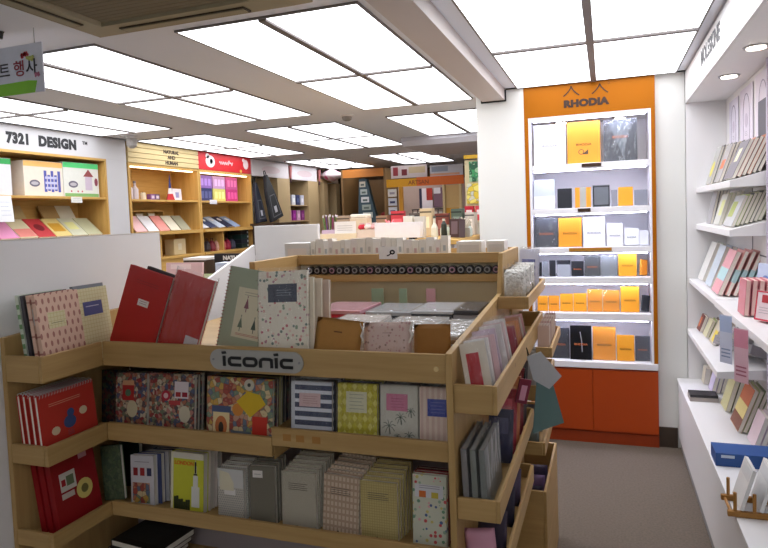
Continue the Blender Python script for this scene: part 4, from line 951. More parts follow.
def poster(y0, y1, z0, z1, c, label, dark=False):
    o = thing('wall_poster', (XW-.006, (y0+y1)/2, z0)); w = y1-y0; B(-w/2, w/2, 0, .003, 0, z1-z0).build('poster_sheet', P(*c), o)
    m = MB(); H = z1-z0; pts = [(-w*.25, H*.08), (-w*.25, H*.6)]+[(-w*.25*cos(pi*i/8), H*.6+w*.3*sin(pi*i/8)) for i in range(1, 8)]+[(w*.25, H*.6), (w*.25, H*.08)]
    m.ribbon(pts, .006, -.0008, 0); m.build('arch_print', P(150, 136, 160), o)
    if dark: B(-w*.3, w*.3, -.0008, 0, H*.1, H*.6).build('photo_print', P(96, 96, 106), o)
    else:
        disc(o, 'oval_print', P(206, 196, 214), 0, H*.45, w*.12, H*.12); ruled(o, -w*.1, w*.1, H*.2, H*.26, 3, P(120, 110, 130), 'text_print')
    o.rotation_euler = (0, 0, radians(-90)); lab(o, label, 'poster', 'arch posters on the white shelving'); return o
poster(3.92, 4.18, 1.86, 2.14, (224, 220, 234), 'pale lilac arch poster deepest into the white shelving, by the end panel')
poster(3.56, 3.86, 1.84, 2.15, (228, 220, 234), 'pale lilac arch poster with an oval face, in the middle of three')
poster(3.20, 3.50, 1.83, 2.16, (230, 222, 234), 'pale lilac arch poster with dark photo, nearest on the white shelving', True)
def lean_row(n, X, Y, z, w, h, t_, lean, mats, front_lab, rest, grp, rise=0.0, deco=None, gap=.003, wrap=False, cat='notebook'):
    ob = []
    for i in range(n):
        q = notebook(w, h, t_, mats[i % len(mats)], 'left'); ob.append(q)
        if i == 0 and deco: deco(q, w, h)
        if wrap and i == 0: sleeve(q, w, h, t_)
    stack_of(ob, X, Y, z+.0015, -90, lean, seq(front_lab, rest, n), cat, grp, gap=gap, slope=rise)
KN = plain('notebook_black', (40, 38, 40), .45); PGW = P(206, 204, 196)
def dl(c, x0, x1, z0, z1): return lambda q, w, h: patch(q, 'cover_sticker', P(*c), x0*w, x1*w, z0*h, z1*h)
R = .25
def dcirc(c): return lambda q, w, h: disc(q, 'round_sticker', P(*c), 0, h*.4, .045)
lean_row(5, .552, 4.00, ZS1+.006, .17, .215, .013, 17, [P(176, 176, 170), KN, P(186, 186, 182), KN], 'pale notebook with a yellow round sticker, far stack on the top white shelf', 'black edged notebook in the far top shelf stack, %s from the front', 'far stack on the top white shelf', R, dcirc((216, 206, 80)))
lean_row(4, .552, 3.70, ZS1+.006, .16, .20, .014, 19, [P(170, 166, 164), P(84, 80, 84), P(196, 180, 150), KN], 'pale notebook with an orange mark, middle stack on the top white shelf', 'notebook in the middle top shelf stack, %s from the front', 'middle stack on the top white shelf', R, dl((216, 120, 70), -.3, .3, .35, .6))
lean_row(6, .549, 3.37, ZS1+.006, .22, .19, .016, 24, [P(130, 126, 132), P(216, 160, 140), KN, P(206, 130, 90), KN, P(90, 60, 50)], 'grey notebook with cream patch, front of the near stack on the top white shelf', 'notebook in the near top shelf stack, %s from the front', 'near stack on the top white shelf', R, dl((226, 222, 190), -.2, .15, .45, .8))
lean_row(4, .556, 4.02, ZS2+.006, .15, .19, .014, 12, [P(170, 168, 170), KN, P(196, 194, 190)], 'grey notebook at the front of the far stack on the second white shelf', 'notebook in the far second shelf stack, %s from the front', 'far stack on the second white shelf', R)
lean_row(4, .550, 3.72, ZS2+.006, .17, .165, .016, 17, [P(214, 214, 206), P(206, 206, 170), P(222, 222, 214)], 'white notebook with pale yellow patch, middle stack on the second white shelf', 'pale notebook in the middle second shelf stack, %s from the front', 'middle stack on the second white shelf', R, dl((222, 222, 150), -.1, .4, .3, .8))
lean_row(7, .547, 3.38, ZS2+.006, .22, .155, .014, 23, [P(196, 196, 196), P(196, 206, 130), P(110, 110, 104), P(206, 206, 170), P(90, 92, 84), P(206, 204, 190), P(190, 196, 150)], 'pale grey notebook with olive patch, front of the near stack on the second white shelf', 'green and grey notebook in the near second shelf stack, %s from the front', 'near stack on the second white shelf', R, dl((170, 180, 90), -.4, .1, .3, .8))
lean_row(2, .530, 4.17, ZS3, .19, .235, .03, 20, [P(222, 220, 214), P(170, 170, 160)], 'large white notebook farthest along the third white shelf', 'grey green notebook behind the large white one, %s of that pair', 'white pair on the third shelf', 0)
lean_row(2, .528, 3.86, ZS3, .19, .235, .026, 20, [P(196, 206, 214), P(150, 156, 164)], 'pale blue grey notebook beside the white pair on the third shelf', 'grey notebook behind the pale blue one, %s of that pair', 'blue pair on the third shelf', 0)
def teal(q, w, h): patch(q, 'paper_band', P(170, 206, 208), -w/2, w/2, h*.3, h*.58)
lean_row(1, .518, 3.56, ZS3, .20, .232, .022, 22, [P(222, 160, 166)], 'pink notebook with a wide pale teal band, front of its stack', '%s', 'pink banded stack', 0, teal)
ob = []
for i in range(4):
    q = notebook(.19, .235, .018, P(222, 158, 150), 'left'); ob.append(q); m = MB(); m.box(-.097, .097, -.001, .019, .07, .135); m.build('paper_band', P(176, 206, 208), q)
stack_of(ob, .550, 3.535, ZS3+.0015, -90, 22, ['pink teal banded notebook standing behind the front one, %s of four' % ORD[i] for i in range(4)], 'notebook', 'pink banded stack', gap=.012)
for k, yy in enumerate((2.80,)):
    ob = [notebook(.13, .145, .018, [P(214, 130, 140), P(206, 120, 130), P(216, 136, 142), P(206, 116, 124)][i], 'left', page=P(238, 206, 196)) for i in range(4)]
    stack_of(ob, .520, 2.91, ZS3, -90, 4, seq('small pink notebook nearest the shelf edge on the near third shelf', 'small pink notebook on the near third shelf, %s from the shelf edge', 4), 'notebook', 'small pink notebooks', gap=.006)
for k, (X_, Y_, c, h_) in enumerate(((.60, 3.06, (196, 206, 232), .19), (.63, 2.90, (226, 222, 190), .17))):
    o = thing('card_display'); B(-.06, .06, 0, .003, 0, h_).build('card', P(*c), o); disc(o, 'card_print', P(*[(110, 140, 200), (206, 190, 90)][k]), 0, h_*.6, .026); B(-.05, .05, .0035, .03, 0, .02).build('card_foot', WHITE, o); o['t'] = .03
    place(o, X_+.03, Y_, ZS3+.001, -70, 6, 0, ['pale blue illustrated card behind the small pink notebooks', 'cream illustrated card beside the pale blue one on the third shelf'][k], 'card')
for k in range(2):
    o = thing('price_stand'); B(-.05, .05, 0, .004, 0, .115).build('card', P(236, 214, 218), o); m = MB(); m.ribbon([(-.046, .004), (.046, .004), (.046, .111), (-.046, .111)], .006, -.001, 0, True); m.build('card_border', P(206, 60, 80), o)
    B(-.02, .025, -.0008, 0, .07, .1).build('card_print', P(190, 50, 60), o); ruled(o, -.03, .02, .03, .05, 3, P(150, 140, 146), 'text_print'); B(-.05, .05, .0045, .035, 0, .012).build('card_foot', P(206, 70, 90), o); o['t'] = .035
    place(o, .56+.06*k, 2.70-.08*k, ZS3+.0005, -60, 8, 0, ['red bordered price stand beside the small pink notebooks', 'second red bordered price stand nearer on the third shelf'][k], 'price stand', 'red bordered price stands')
# hanging promo strips
for k, (y_, c, c2) in enumerate(((2.88, (176, 190, 222), (206, 210, 230)), (2.57, (226, 150, 172), (232, 190, 204)))):
    o = thing('promo_strip', (.460, y_, ZS3-.001)); 
    B(-.03, .03, 0, .0012, -.20, .0).build('strip_sheet', P(*c2), o); B(-.03, .03, -.0006, 0, -.07, -.004).build('strip_print', P(*c), o); m = MB(); [m.box(-.022, .022, -.0006, 0, z, z+.006) for z in (-.175, -.160, -.145)]; m.build('text_print', P(*[v-40 for v in c]), o)
    o.rotation_euler = (0, 0, radians(-52)); lab(o, ['pale blue promo strip hanging from the third white shelf edge', 'pink promo strip hanging from the third white shelf edge'][k], 'promo strip')
# fourth shelf
lean_row(1, .520, 4.20, ZS4+.006, .12, .10, .02, 20, [P(110, 50, 40)], 'small brown notebook at the far end of the fourth white shelf', '%s', 'g', 0, dl((206, 110, 60), -.4, .0, .2, .8))
lean_row(3, .530, 4.02, ZS4+.006, .12, .105, .015, 22, [P(206, 200, 160), P(150, 160, 100), P(90, 70, 70)], 'cream notebook beside the small brown one on the fourth shelf', 'notebook behind the cream one on the fourth shelf, %s of three', 'cream trio on the fourth shelf', .1)
lean_row(3, .535, 3.82, ZS4+.006, .13, .125, .018, 24, [P(206, 196, 170), P(222, 200, 70), P(200, 190, 180)], 'beige notebook with a yellow patch on the fourth white shelf', 'notebook behind the yellow patched one on the fourth shelf, %s of three', 'yellow trio on the fourth shelf', .1, dl((230, 206, 60), -.1, .45, .1, .6))
lean_row(3, .56, 3.65, ZS4+.006, .13, .12, .016, 24, [P(206, 196, 214), P(222, 220, 222), P(170, 166, 170)], 'lilac notebook in the middle of the fourth white shelf', 'pale notebook behind the lilac one on the fourth shelf, %s of three', 'lilac trio on the fourth shelf', .1)
for k in range(2):
    q = carton(.13, .045, .17, P(150, 146, 150), 'flat_box', .0015); ruled(q, -.045, .045, .014, .03, 2, P(96, 92, 98), 'lid_print')
    place(q, .53+.05*k, 3.42-.13*k, ZS4+.022, -58, 20, 0, ['grey flat box lying at an angle on the fourth white shelf', 'second grey flat box nearer the end of the fourth white shelf'][k], 'box', 'grey flat boxes')
for k in range(2):
    o = thing('card_sample'); B(-.05, .05, 0, .006, 0, .13).build('card', P(*[(196, 196, 200), (110, 108, 112), (206, 206, 210)][k]), o); B(-.03, .03, -.0006, 0, .04, .09).build('card_print', P(150, 150, 156), o); o['t'] = .006
    place(o, .60+.045*k, 2.76-.02*k, ZS4-.318+.001, -75, 8, 0, 'grey card sample leaning on the counter beneath the promo strips, %s' % ['nearer the aisle', 'nearer the wall'][k], 'card', 'grey card samples')
# counter stock
lean_row(2, .545, 4.22, .46, .10, .10, .03, 8, [P(214, 204, 180), P(206, 196, 170)], 'cream pad at the far end of the white counter', 'cream pad behind the front one at the far end of the counter, %s', 'cream pads on the counter', 0)
lean_row(3, .56, 4.04, .46, .12, .13, .02, 14, [P(206, 196, 222), P(190, 180, 196), P(120, 110, 116)], 'lilac notebook beside the cream pads on the white counter', 'notebook behind the lilac one on the counter, %s', 'lilac counter stack', 0)
q = thing('gift_box', (.50, 3.86, .4605)); B(-.072, .072, -.055, .055, 0, .022).build('box_base', P(170, 160, 156), q); B(-.07, .07, -.053, .053, .0225, .036).build('box_lid', plain('black_lid', (40, 38, 42), .4), q); lab(q, 'flat black lidded gift box lying on the white counter', 'gift box')
KH = P(196, 186, 130)
lean_row(3, .575, 3.70, .46, .15, .17, .022, 16, [P(206, 200, 150), KN, KH], 'khaki notebook with black behind it on the white counter', 'notebook behind the khaki one on the counter, %s', 'khaki counter stack', 0)
def warm(q, w, h):
    patch(q, 'orange_print', P(206, 110, 60), -w/2, w/2, h*.6, h); patch(q, 'cream_print', P(232, 214, 140), -w/2, w/2, h*.3, h*.6); patch(q, 'brown_print', P(130, 80, 60), -w/2, w/2, h*.02, h*.3)
lean_row(5, .575, 3.40, .46, .19, .215, .018, 20, [P(206, 180, 150), P(170, 180, 130), P(120, 130, 90), P(176, 184, 140)], 'orange, cream and brown banded notebook on the white counter', 'olive notebook behind the banded one on the counter, %s', 'banded counter stack', 0, warm)
lean_row(2, .60, 3.16, .46, .14, .15, .02, 18, [P(222, 200, 206), P(206, 190, 196)], 'pale pink notebook beside the olive stack on the white counter', 'pale pink notebook behind its twin on the counter, %s', 'pale pink counter stack', 0)
q = thing('blue_box', (.545, 2.905, .4605)); B(-.13, .13, 0, .13, 0, .055).build('box_body', plain('blue_card', (40, 84, 150), .45, .05, 8), q); B(-.11, -.06, -.0008, 0, .036, .048).build('box_label', P(200, 214, 232), q)
q.location = (.548, 2.87, .4605); lab(q, 'deep blue box with tiny pale label on the white counter', 'box')
# wooden rack with white envelopes
t = thing('plate_rack', (.47, 2.48, .4605), 'small wooden dowel rack holding white envelopes on the counter end', 'rack', None, True)
RW = plain('rack_wood', (170, 120, 56), .5, .1, 40)
for yy in (2.41, 2.54): B(.386, .66, yy-.009, yy+.009, .4608, .480).build('rack_rail', RW, t, .002)
for yy in (2.41, 2.54):
    for i, xx in enumerate((.41, .47, .53, .59)): MB().cyl((xx, yy, .4801), (xx, yy, .545), .006, 10).build('rack_dowel', RW, t)
for i in range(2): MB().cyl((.398+.25*i, 2.4195, .47), (.398+.25*i, 2.5305, .47), .005, 10).build('rack_spacer', RW, t)
for k in range(3):
    o = thing('envelope_pack'); B(-.07, .07, 0, .012, 0, .15).build('envelope_stack', P(236, 236, 234), o); patch(o, 'envelope_flap', P(222, 222, 222), -.06, .06, .10, .14); o['t'] = .012; o['w'] = .14
    place(o, .424+.06*k, 2.476, .4815, -90, 16, 0, 'white envelope pack standing in the wooden rack, %s from the aisle' % ORD[k], 'envelopes', 'white envelope packs')
# ================================================================== SIDE WALL UNITS (facing +X)
XF = -4.30; XBK = -4.66
GLAM = plain('grey_white_laminate', (206, 204, 206), .45, .02, 6)
KY, KZ_ = KX, KZ
def mk(n, x0, x1, y0, y1, z0, z1, m, p, bev=0): return B(x0, x1, y0, y1, z0, z1).build(n, m, p, bev)
def onwall(o, X, Y, z, lean=0, tilt=0, label=None, cat='book', group=None, rz=90): return place(o, X, Y, z, rz, lean, tilt, label, cat, group)
# ---- 7321 unit
t = thing('wall_display_unit', (-4.45, 4.1, 0), 'built-in wall unit with grey 7321 fascia and pine shelf niche', 'display unit', None, True)
mk('fascia', XF-.02, XF, 2.9, 4.86, 2.176, 2.372, GLAM, t); mk('pillar_panel', XF-.02, XF, 4.602, 4.86, 0, 2.1755, GLAM, t)
mk('niche_back', XBK, XBK+.015, 2.9, 4.60, 1.3, 2.176, KX, t); mk('niche_side', XBK+.0155, XF+.002, 4.582, 4.601, 1.3, 2.155, KZ, t); mk('niche_top', XBK+.0155, XF+.002, 2.9, 4.601, 2.1555, 2.1755, KX, t)
mk('shelf', XBK+.0155, XF-.004, 2.9, 4.5815, 1.806, 1.826, KX, t, .001)
m = MB(); m.prism([(XBK+.0155, 1.40), (XF-.004, 1.40), (XF-.004, 1.46), (XBK+.0155, 1.53)], 1, 2.9, 4.5815); m.build('sloped_shelf', KX, t)
mk('base_cabinet', XBK, XF, 2.9, 4.601, 0, 1.2995, GLAM, t)
text('fascia_lettering', '7321', .108, plain('sign_black', (40, 40, 44), .5), t, XF+.0012, 3.595, 2.232, 90, .001, .0075, 'LEFT', sx=.88, sp=1.12); text('fascia_lettering', 'DESIGN', .108, plain('sign_black', (40, 40, 44), .5), t, XF+.0012, 3.885, 2.232, 90, .001, .0075, 'LEFT', sx=.95, sp=1.1)
text('trademark_lettering', 'TM', .042, plain('sign_black', (40, 40, 44), .5), t, XF+.0012, 4.335, 2.282, 90, .001, .001, 'LEFT')
def setbox(y0, y1, z0, z1, depth, body, band, label, art):
    o = carton(y1-y0, z1-z0, depth, P(*body), 'boxed_set', .0015); w, h = y1-y0, z1-z0
    patch(o, 'top_band', P(*band), -w/2+.001, w/2-.001, h*.84, h-.002)
    disc(o, 'badge_print', P(110, 104, 120), -w*.24, h*.36, w*.13, h*.1); disc(o, 'badge_centre', P(190, 184, 190), -w*.24, h*.36, w*.09, h*.05, -.0012)
    art(o, w, h); o['w'] = w; return onwall(o, XF-.045, (y0+y1)/2, z0, 0, 0, label, 'box', 'boxed sets on the upper shelf')
def art1(o, w, h):
    m = MB()
    for i in range(5): m.box(w*(.0+.09*i), w*(.07+.09*i), -.0008, 0, h*(.12+.03*(i % 2)), h*(.62+.12*((i+1) % 2)))
    m.build('house_print', P(84, 90, 170), o); m = MB()
    for j in range(3): patch(o, 'window_print', P(196, 196, 230), w*.03, w*.33, h*(.2+.15*j), h*(.27+.15*j), -.0008)
def art2(o, w, h):
    MB().poly([(w*.05, -.0008, h*.6), (w*.35, -.0008, h*.6), (w*.2, -.0008, h*.82)], [(0, 1, 2)]).build('roof_print', P(150, 70, 70), o)
    patch(o, 'tower_print', P(206, 190, 206), w*.1, w*.3, h*.2, h*.6); disc(o, 'tree_print', P(140, 60, 80), w*.42, h*.45, w*.05, h*.12); patch(o, 'ground_print', P(130, 180, 110), -w*.48, w*.48, .002, h*.1)
    for q in (-.3, -.12, .0): disc(o, 'flower_print', P(200, 80, 90), w*q, h*.16, .008)
def art3(o, w, h): disc(o, 'blob_print', P(110, 90, 150), -w*.1, h*.4, w*.3, h*.2); patch(o, 'teal_print', P(60, 150, 150), -w*.4, w*.2, h*.6, h*.84)
setbox(3.765, 4.145, 1.8265, 2.11, .24, (236, 222, 206), (240, 190, 110), 'boxed set with orange top band and blue houses on the upper pine shelf', art1)
setbox(4.152, 4.545, 1.8265, 2.125, .24, (228, 228, 220), (90, 220, 130), 'boxed set with bright green top band and red roofed tower', art2)
setbox(3.28, 3.655, 1.8265, 2.11, .24, (222, 222, 226), (60, 170, 90), 'boxed set with teal print, partly cut off, beside the orange banded box', art3)
o = thing('price_card'); B(-.06, .06, 0, .002, 0, .05).build('card', P(232, 232, 226), o); ruled(o, -.04, .04, .015, .035, 2, P(150, 150, 146), 'text_print'); onwall(o, XF+.001, 4.235, 1.772, 0, 0, 'small white price card hanging below the boxed sets shelf', 'price card')
o = thing('info_card'); B(-.07, .07, 0, .002, 0, .2).build('card', P(236, 236, 238), o); ruled(o, -.03, .05, .05, .15, 4, P(110, 130, 170), 'text_print'); onwall(o, XF+.02, 3.53, 1.62, 5, 0, 'white info card beside the pink book under the boxed sets', 'card')
cols = [((226, 150, 190), 'pink'), ((206, 196, 160), 'green and cream'), ((190, 60, 66), 'red flower'), ((222, 200, 130), 'cream with yellow picture'), ((206, 206, 180), 'pale cream'), ((196, 196, 160), 'pale olive')]
for k, (c, n) in enumerate(cols):
    q = notebook(.165, .235, .018, P(*c), 'left', name='book')
    if k == 1: patch(q, 'pink_print', P(214, 130, 120), -.08, .08, .01, .11)
    if k == 2: disc(q, 'flower_print', P(120, 30, 40), .0, .12, .045)
    if k == 3: patch(q, 'picture_print', P(200, 150, 50), -.06, .06, .06, .17)
    if k == 4: patch(q, 'cover_label', P(222, 220, 150), -.05, .05, .08, .18)
    onwall(q, XF-.03, 3.60+.172*k, 1.475+.004, 50, 0, '%s book on the sloped pine shelf under the boxed sets' % n, 'book', 'books on the sloped shelf')
    if k in (1, 3, 4):
        q = notebook(.17, .22, .016, P(*[(180, 160, 110), (170, 140, 90), (214, 210, 190)][(k-1)//1 if k < 3 else k-2]), 'left', name='book'); onwall(q, XF-.20, 3.68+.172*k, 1.56, 30, 0, 'tan book in the back row behind the %s book' % n, 'book', 'books on the sloped shelf')
# ---- slatted unit
BEI = plain('beige_slats', (214, 192, 140), .5, .04, 8)
t = thing('wall_display_unit', (-4.45, 5.45, 0), 'pine wall unit with slatted fascia reading NATURAL AND HUMAN', 'display unit', None, True)
SH = [0, .05, .1, .15]
mk('fascia_board', XF-.03, XF-.006, 4.88, 5.985, 2.165, 2.372, BEI, t)
for i in range(4): mk('fascia_slat', XF-.0058, XF+.008, 4.88, 5.985, 2.168+.051*i, 2.214+.051*i, BEI, t, .002)
INKB = plain('sign_ink_dark', (60, 44, 34), .6)
for s, z in (('NATURAL', 2.295), ('AND', 2.24), ('HUMAN', 2.183)): text('fascia_lettering', s, .05, INKB, t, XF+.009, 5.52, z, 90, .001, .0022, sx=1.1)
def cabinet(t, ya, yb, zb=1.0):
    mk('niche_back', XBK, XBK+.015, ya, yb, zb, 2.165, KX, t); mk('side_board', XBK+.0155, XF, ya, ya+.025, 0, 2.1645, KZ, t); mk('side_board', XBK+.0155, XF, yb-.025, yb, 0, 2.1645, KZ, t); mk('niche_top', XBK+.0155, XF, ya+.0255, yb-.0255, 2.14, 2.1645, KX, t)
    mk('counter_shelf', XBK+.0155, XF+.03, ya+.0255, yb-.0255, 1.455, 1.49, KX, t, .002); mk('cubby_divider', XBK+.0155, XF, (ya+yb)/2-.15, (ya+yb)/2-.13, 1.2255, 1.4545, KZ, t); mk('low_shelf', XBK+.0155, XF+.02, ya+.0255, yb-.0255, 1.20, 1.225, KX, t)
    mk('base_front', XF-.02, XF, ya+.0255, yb-.0255, 0, 1.1995, KX, t)
cabinet(t, 4.88, 5.985); mk('shelf', XBK+.0155, XF-.01, 4.9055, 5.9595, 1.795, 1.815, KX, t, .001)
LIT = emit('shelf_lamp', (255, 232, 190), 7.0)
B(XF-.06, XF-.04, 4.95, 5.93, 2.128, 2.1395).build('lamp_strip', LIT, t)
def bottle(name, prof, mt, X, Y, z, label, cat, extra=None, grp=None):
    o = thing(name, (X, Y, z)); MB().lathe(prof, (0, 0, 0), 14).build(name+'_body' if name != 'bottle' else 'bottle_body', mt, o, smooth=False)
    if extra: MB().lathe(extra[0], (0, 0, 0), 14).build(extra[1], extra[2], o)
    return lab(o, label, cat, grp)
for k, y in enumerate((5.07, 5.15)):
    bottle('bottle', [(.03, 0), (.034, .02), (.034, .11), (.014, .14), (.013, .17)], P(206, 200, 210), -4.47, y, 1.8155, ['pale tall bottle at the near end of the slatted unit shelf', 'second pale tall bottle on the slatted unit shelf'][k], 'bottle', ([(.015, .1701), (.015, .19)], 'bottle_cap', P(150, 140, 150)), 'pale bottles')
bottle('candle', [(.03, 0), (.03, .07), (.026, .075)], P(226, 214, 190), -4.45, 5.24, 1.8155, 'short cream candle beside the pale bottles', 'candle', ([(.004, .0751), (.003, .085)], 'wick', BLACK))
for k, (y, c) in enumerate(((5.33, (130, 80, 140)), (5.40, (90, 70, 110)))):
    o = carton(.07, .06, .05, P(*c), 'gift_carton'); patch(o, 'front_print', P(206, 190, 206), -.02, .02, .015, .045); onwall(o, -4.40, y, 1.8155, 0, 0, ['purple small carton beside the cream candle', 'dark violet small carton next to the purple one'][k], 'box')
o = thing('tower_model', (-4.42, 5.63, 1.816)); m = MB(); m.lathe([(.06, 0), (.035, .07)], (0, 0, 0), 4); m.build('tower_foot', P(190, 30, 40), o); MB().lathe([(.034, .0702), (.02, .13)], (0, 0, 0), 4).build('tower_middle', P(226, 226, 230), o); MB().lathe([(.019, .1302), (.006, .25), (.002, .28)], (0, 0, 0), 4).build('tower_spire', P(50, 60, 130), o); lab(o, 'red, white and blue tower model on the slatted unit shelf', 'ornament')
o = carton(.15, .13, .03, P(230, 228, 236), 'framed_card'); patch(o, 'picture_print', P(150, 150, 200), -.03, .03, .03, .09); onwall(o, -4.44, 5.78, 1.8155, 4, 0, 'white framed card beside the tricolour tower model', 'card')
t2 = thing('riser', (-4.52, 5.3, 1.49), 'small pine riser box at the back of the slatted unit', 'riser', None, True)
mk('riser_top', -4.62, -4.51, 5.0, 5.62, 1.70, 1.712, KX, t2); mk('riser_side', -4.62, -4.51, 5.0, 5.012, 1.4905, 1.6995, KZ, t2); mk('riser_side', -4.62, -4.51, 5.608, 5.62, 1.4905, 1.6995, KZ, t2); mk('riser_shelf', -4.62, -4.51, 5.0125, 5.6075, 1.585, 1.595, KX, t2)
for k, y in enumerate((5.12, 5.28, 5.46)):
    o = carton(.11, .085, .012, P(200, 180, 140), 'picture_frame'); patch(o, 'picture_print', P(232, 224, 214), -.042, .042, .012, .074); onwall(o, -4.535, y, 1.5955, 4, 0, 'small pale picture frame in the riser box, %s' % ['nearest', 'middle', 'farthest'][k], 'picture frame', 'picture frames in the riser')
for k, y in enumerate((5.70, 5.78, 5.86)):
    bottle('jar', [(.028, 0), (.03, .01), (.03, .10), (.02, .12)], P(206, 196, 170), -4.50, y, 1.4905, 'cream jar beside the riser box, %s' % ['nearest', 'middle', 'farthest'][k], 'jar', ([(.022, .1201), (.022, .14)], 'jar_lid', P(150, 130, 90)), 'cream jars')
for k, c in enumerate(((236, 190, 190), (232, 230, 232), (232, 150, 140), (222, 214, 190), (160, 156, 130))):
    q = notebook(.155, .21, .008, P(*c), 'left', name='greeting_card'); onwall(q, XF-.03, 5.06+.175*k, 1.4905, 42, 0, '%s card leaning on the slatted unit counter' % ['pale pink', 'plain white', 'salmon', 'cream', 'olive grey'][k], 'card', 'cards on the slatted unit')
o = carton(.20, .17, .12, P(222, 204, 160), 'carton_box'); B(-.03, .03, -.0008, 0, .05, .12).build('box_label', P(232, 224, 200), o); onwall(o, XF-.1, 5.72, 1.2255, 0, 0, 'cream carton in the cubby below the cards', 'box')
# ---- red fascia unit
t = thing('wall_display_unit', (-4.45, 6.55, 0), 'pine wall unit with bright red picture fascia', 'display unit', None, True)
mk('fascia', XF-.02, XF, 5.992, 7.10, 2.168, 2.372, P(206, 26, 38), t); cabinet(t, 5.992, 7.10); mk('shelf', XBK+.0155, XF-.01, 6.0175, 7.0745, 1.795, 1.815, KX, t, .001)
def wp(nm, pts, mt, p): MB().poly([(XF+.001, y, z) for y, z in pts]+[(XF, y, z) for y, z in pts], [tuple(range(len(pts))), tuple(range(len(pts), 2*len(pts)))[::-1]]).build(nm, mt, p)
def ell(y, z, a, b, n=18): return [(y+a*cos(2*pi*i/n), z+b*sin(2*pi*i/n)) for i in range(n)]
wp('pale_shape_print', ell(6.22, 2.27, .09, .07), P(236, 232, 232), t); wp('pale_shape_print', ell(6.17, 2.33, .035, .03), P(236, 232, 232), t); wp('dark_spot_print', [(y, z) for y, z in ell(6.24, 2.27, .03, .03)], P(150, 40, 50), t)
m = MB(); m.tube([(XF+.002, 6.40+.28*i/40, 2.265+.018*sin(i*1.15)+(.02 if 27 < i < 33 else 0)) for i in range(41)], .0055, 5); m.build('script_print', P(236, 206, 208), t)
wp('pale_shape_print', ell(6.98, 2.28, .06, .06), P(236, 214, 216), t); wp('pale_shape_print', ell(6.93, 2.33, .03, .025), P(236, 214, 216), t); wp('yellow_print', ell(6.86, 2.19, .025, .02), P(226, 190, 80), t)
B(XF-.06, XF-.04, 6.05, 7.05, 2.128, 2.1395).build('lamp_strip', LIT, t)
for j in range(2):
    for k in range(3):
        c = [[(56, 60, 110), (222, 214, 120), (210, 60, 130)], [(150, 110, 190), (206, 160, 206), (214, 90, 150)]][j][k]
        o = carton(.25, .145, .18, P(*c), 'stationery_box'); m = MB(); [m.box(-.09+.07*i, -.04+.07*i, -.0008, 0, .03, .11) for i in range(3)]; m.build('front_print', P(*[min(255, v+40) for v in c]), o)
        onwall(o, XF-.06, 6.19+.27*k, 1.8155+.147*j, 0, 0, '%s box, %s layer on the red fascia unit shelf' % ([['navy', 'yellow', 'magenta'], ['violet', 'lilac', 'rose']][j][k], ['lower', 'upper'][j]), 'box', 'boxes on the red fascia unit')
o = thing('price_card'); B(-.07, .07, 0, .002, 0, .05).build('card', P(232, 230, 236), o); ruled(o, -.04, .04, .015, .03, 2, P(150, 140, 150), 'text_print'); onwall(o, XF-.006, 6.25, 1.775, 0, 0, 'white price card hanging below the navy box', 'price card')
for k, c in enumerate(((206, 210, 220), (60, 70, 100), (190, 200, 214), (40, 46, 70), (150, 170, 200))):
    q = notebook(.14, .24, .01, P(*c), 'left', name='leaflet'); disc(q, 'round_print', P(226, 224, 222), 0, .17, .035); onwall(q, XF-.02, 6.10+.165*k, 1.4905, 58, -6, '%s leaflet leaning on the red fascia unit counter' % ['pale grey', 'slate blue', 'pale blue', 'dark navy', 'sky blue'][k], 'leaflet', 'leaflets on the red fascia unit')
for k in range(7):
    c = [(50, 46, 60), (60, 50, 50), (130, 50, 60), (214, 170, 150), (190, 90, 90), (150, 30, 60), (60, 60, 80)][k]
    o = thing('small_bag'); MB().lathe([(.04, 0), (.05, .03), (.042, .09), (.02, .12)], (0, .04, 0), 10).build('bag_body', P(*c), o); MB().tube([(-.02, .04, .11), (-.015, .04, .15), (.015, .04, .15), (.02, .04, .11)], .004, 5).build('bag_handle', P(*[v//2 for v in c]), o)
    onwall(o, XF-.06, 6.10+.105*k, 1.2258, 0, 0, '%s little bag in the cubby under the leaflets' % ['black', 'brown', 'dark red', 'peach', 'coral', 'crimson', 'blue grey'][k], 'bag', 'little bags in the cubby')
for k in range(4):
    o = carton(.17, .055, .2, P(*[(34, 50, 50), (40, 44, 56), (30, 60, 60), (44, 40, 44)][k]), 'flat_case', .002); patch(o, 'case_label', P(196, 200, 196), .05, .08, .015, .04); onwall(o, XF-.05, 6.96, 1.2258+.0565*k, 0, 0, 'dark flat case in the stack at the end of the cubby, %s from the bottom' % ORD[k], 'case', 'dark flat cases')

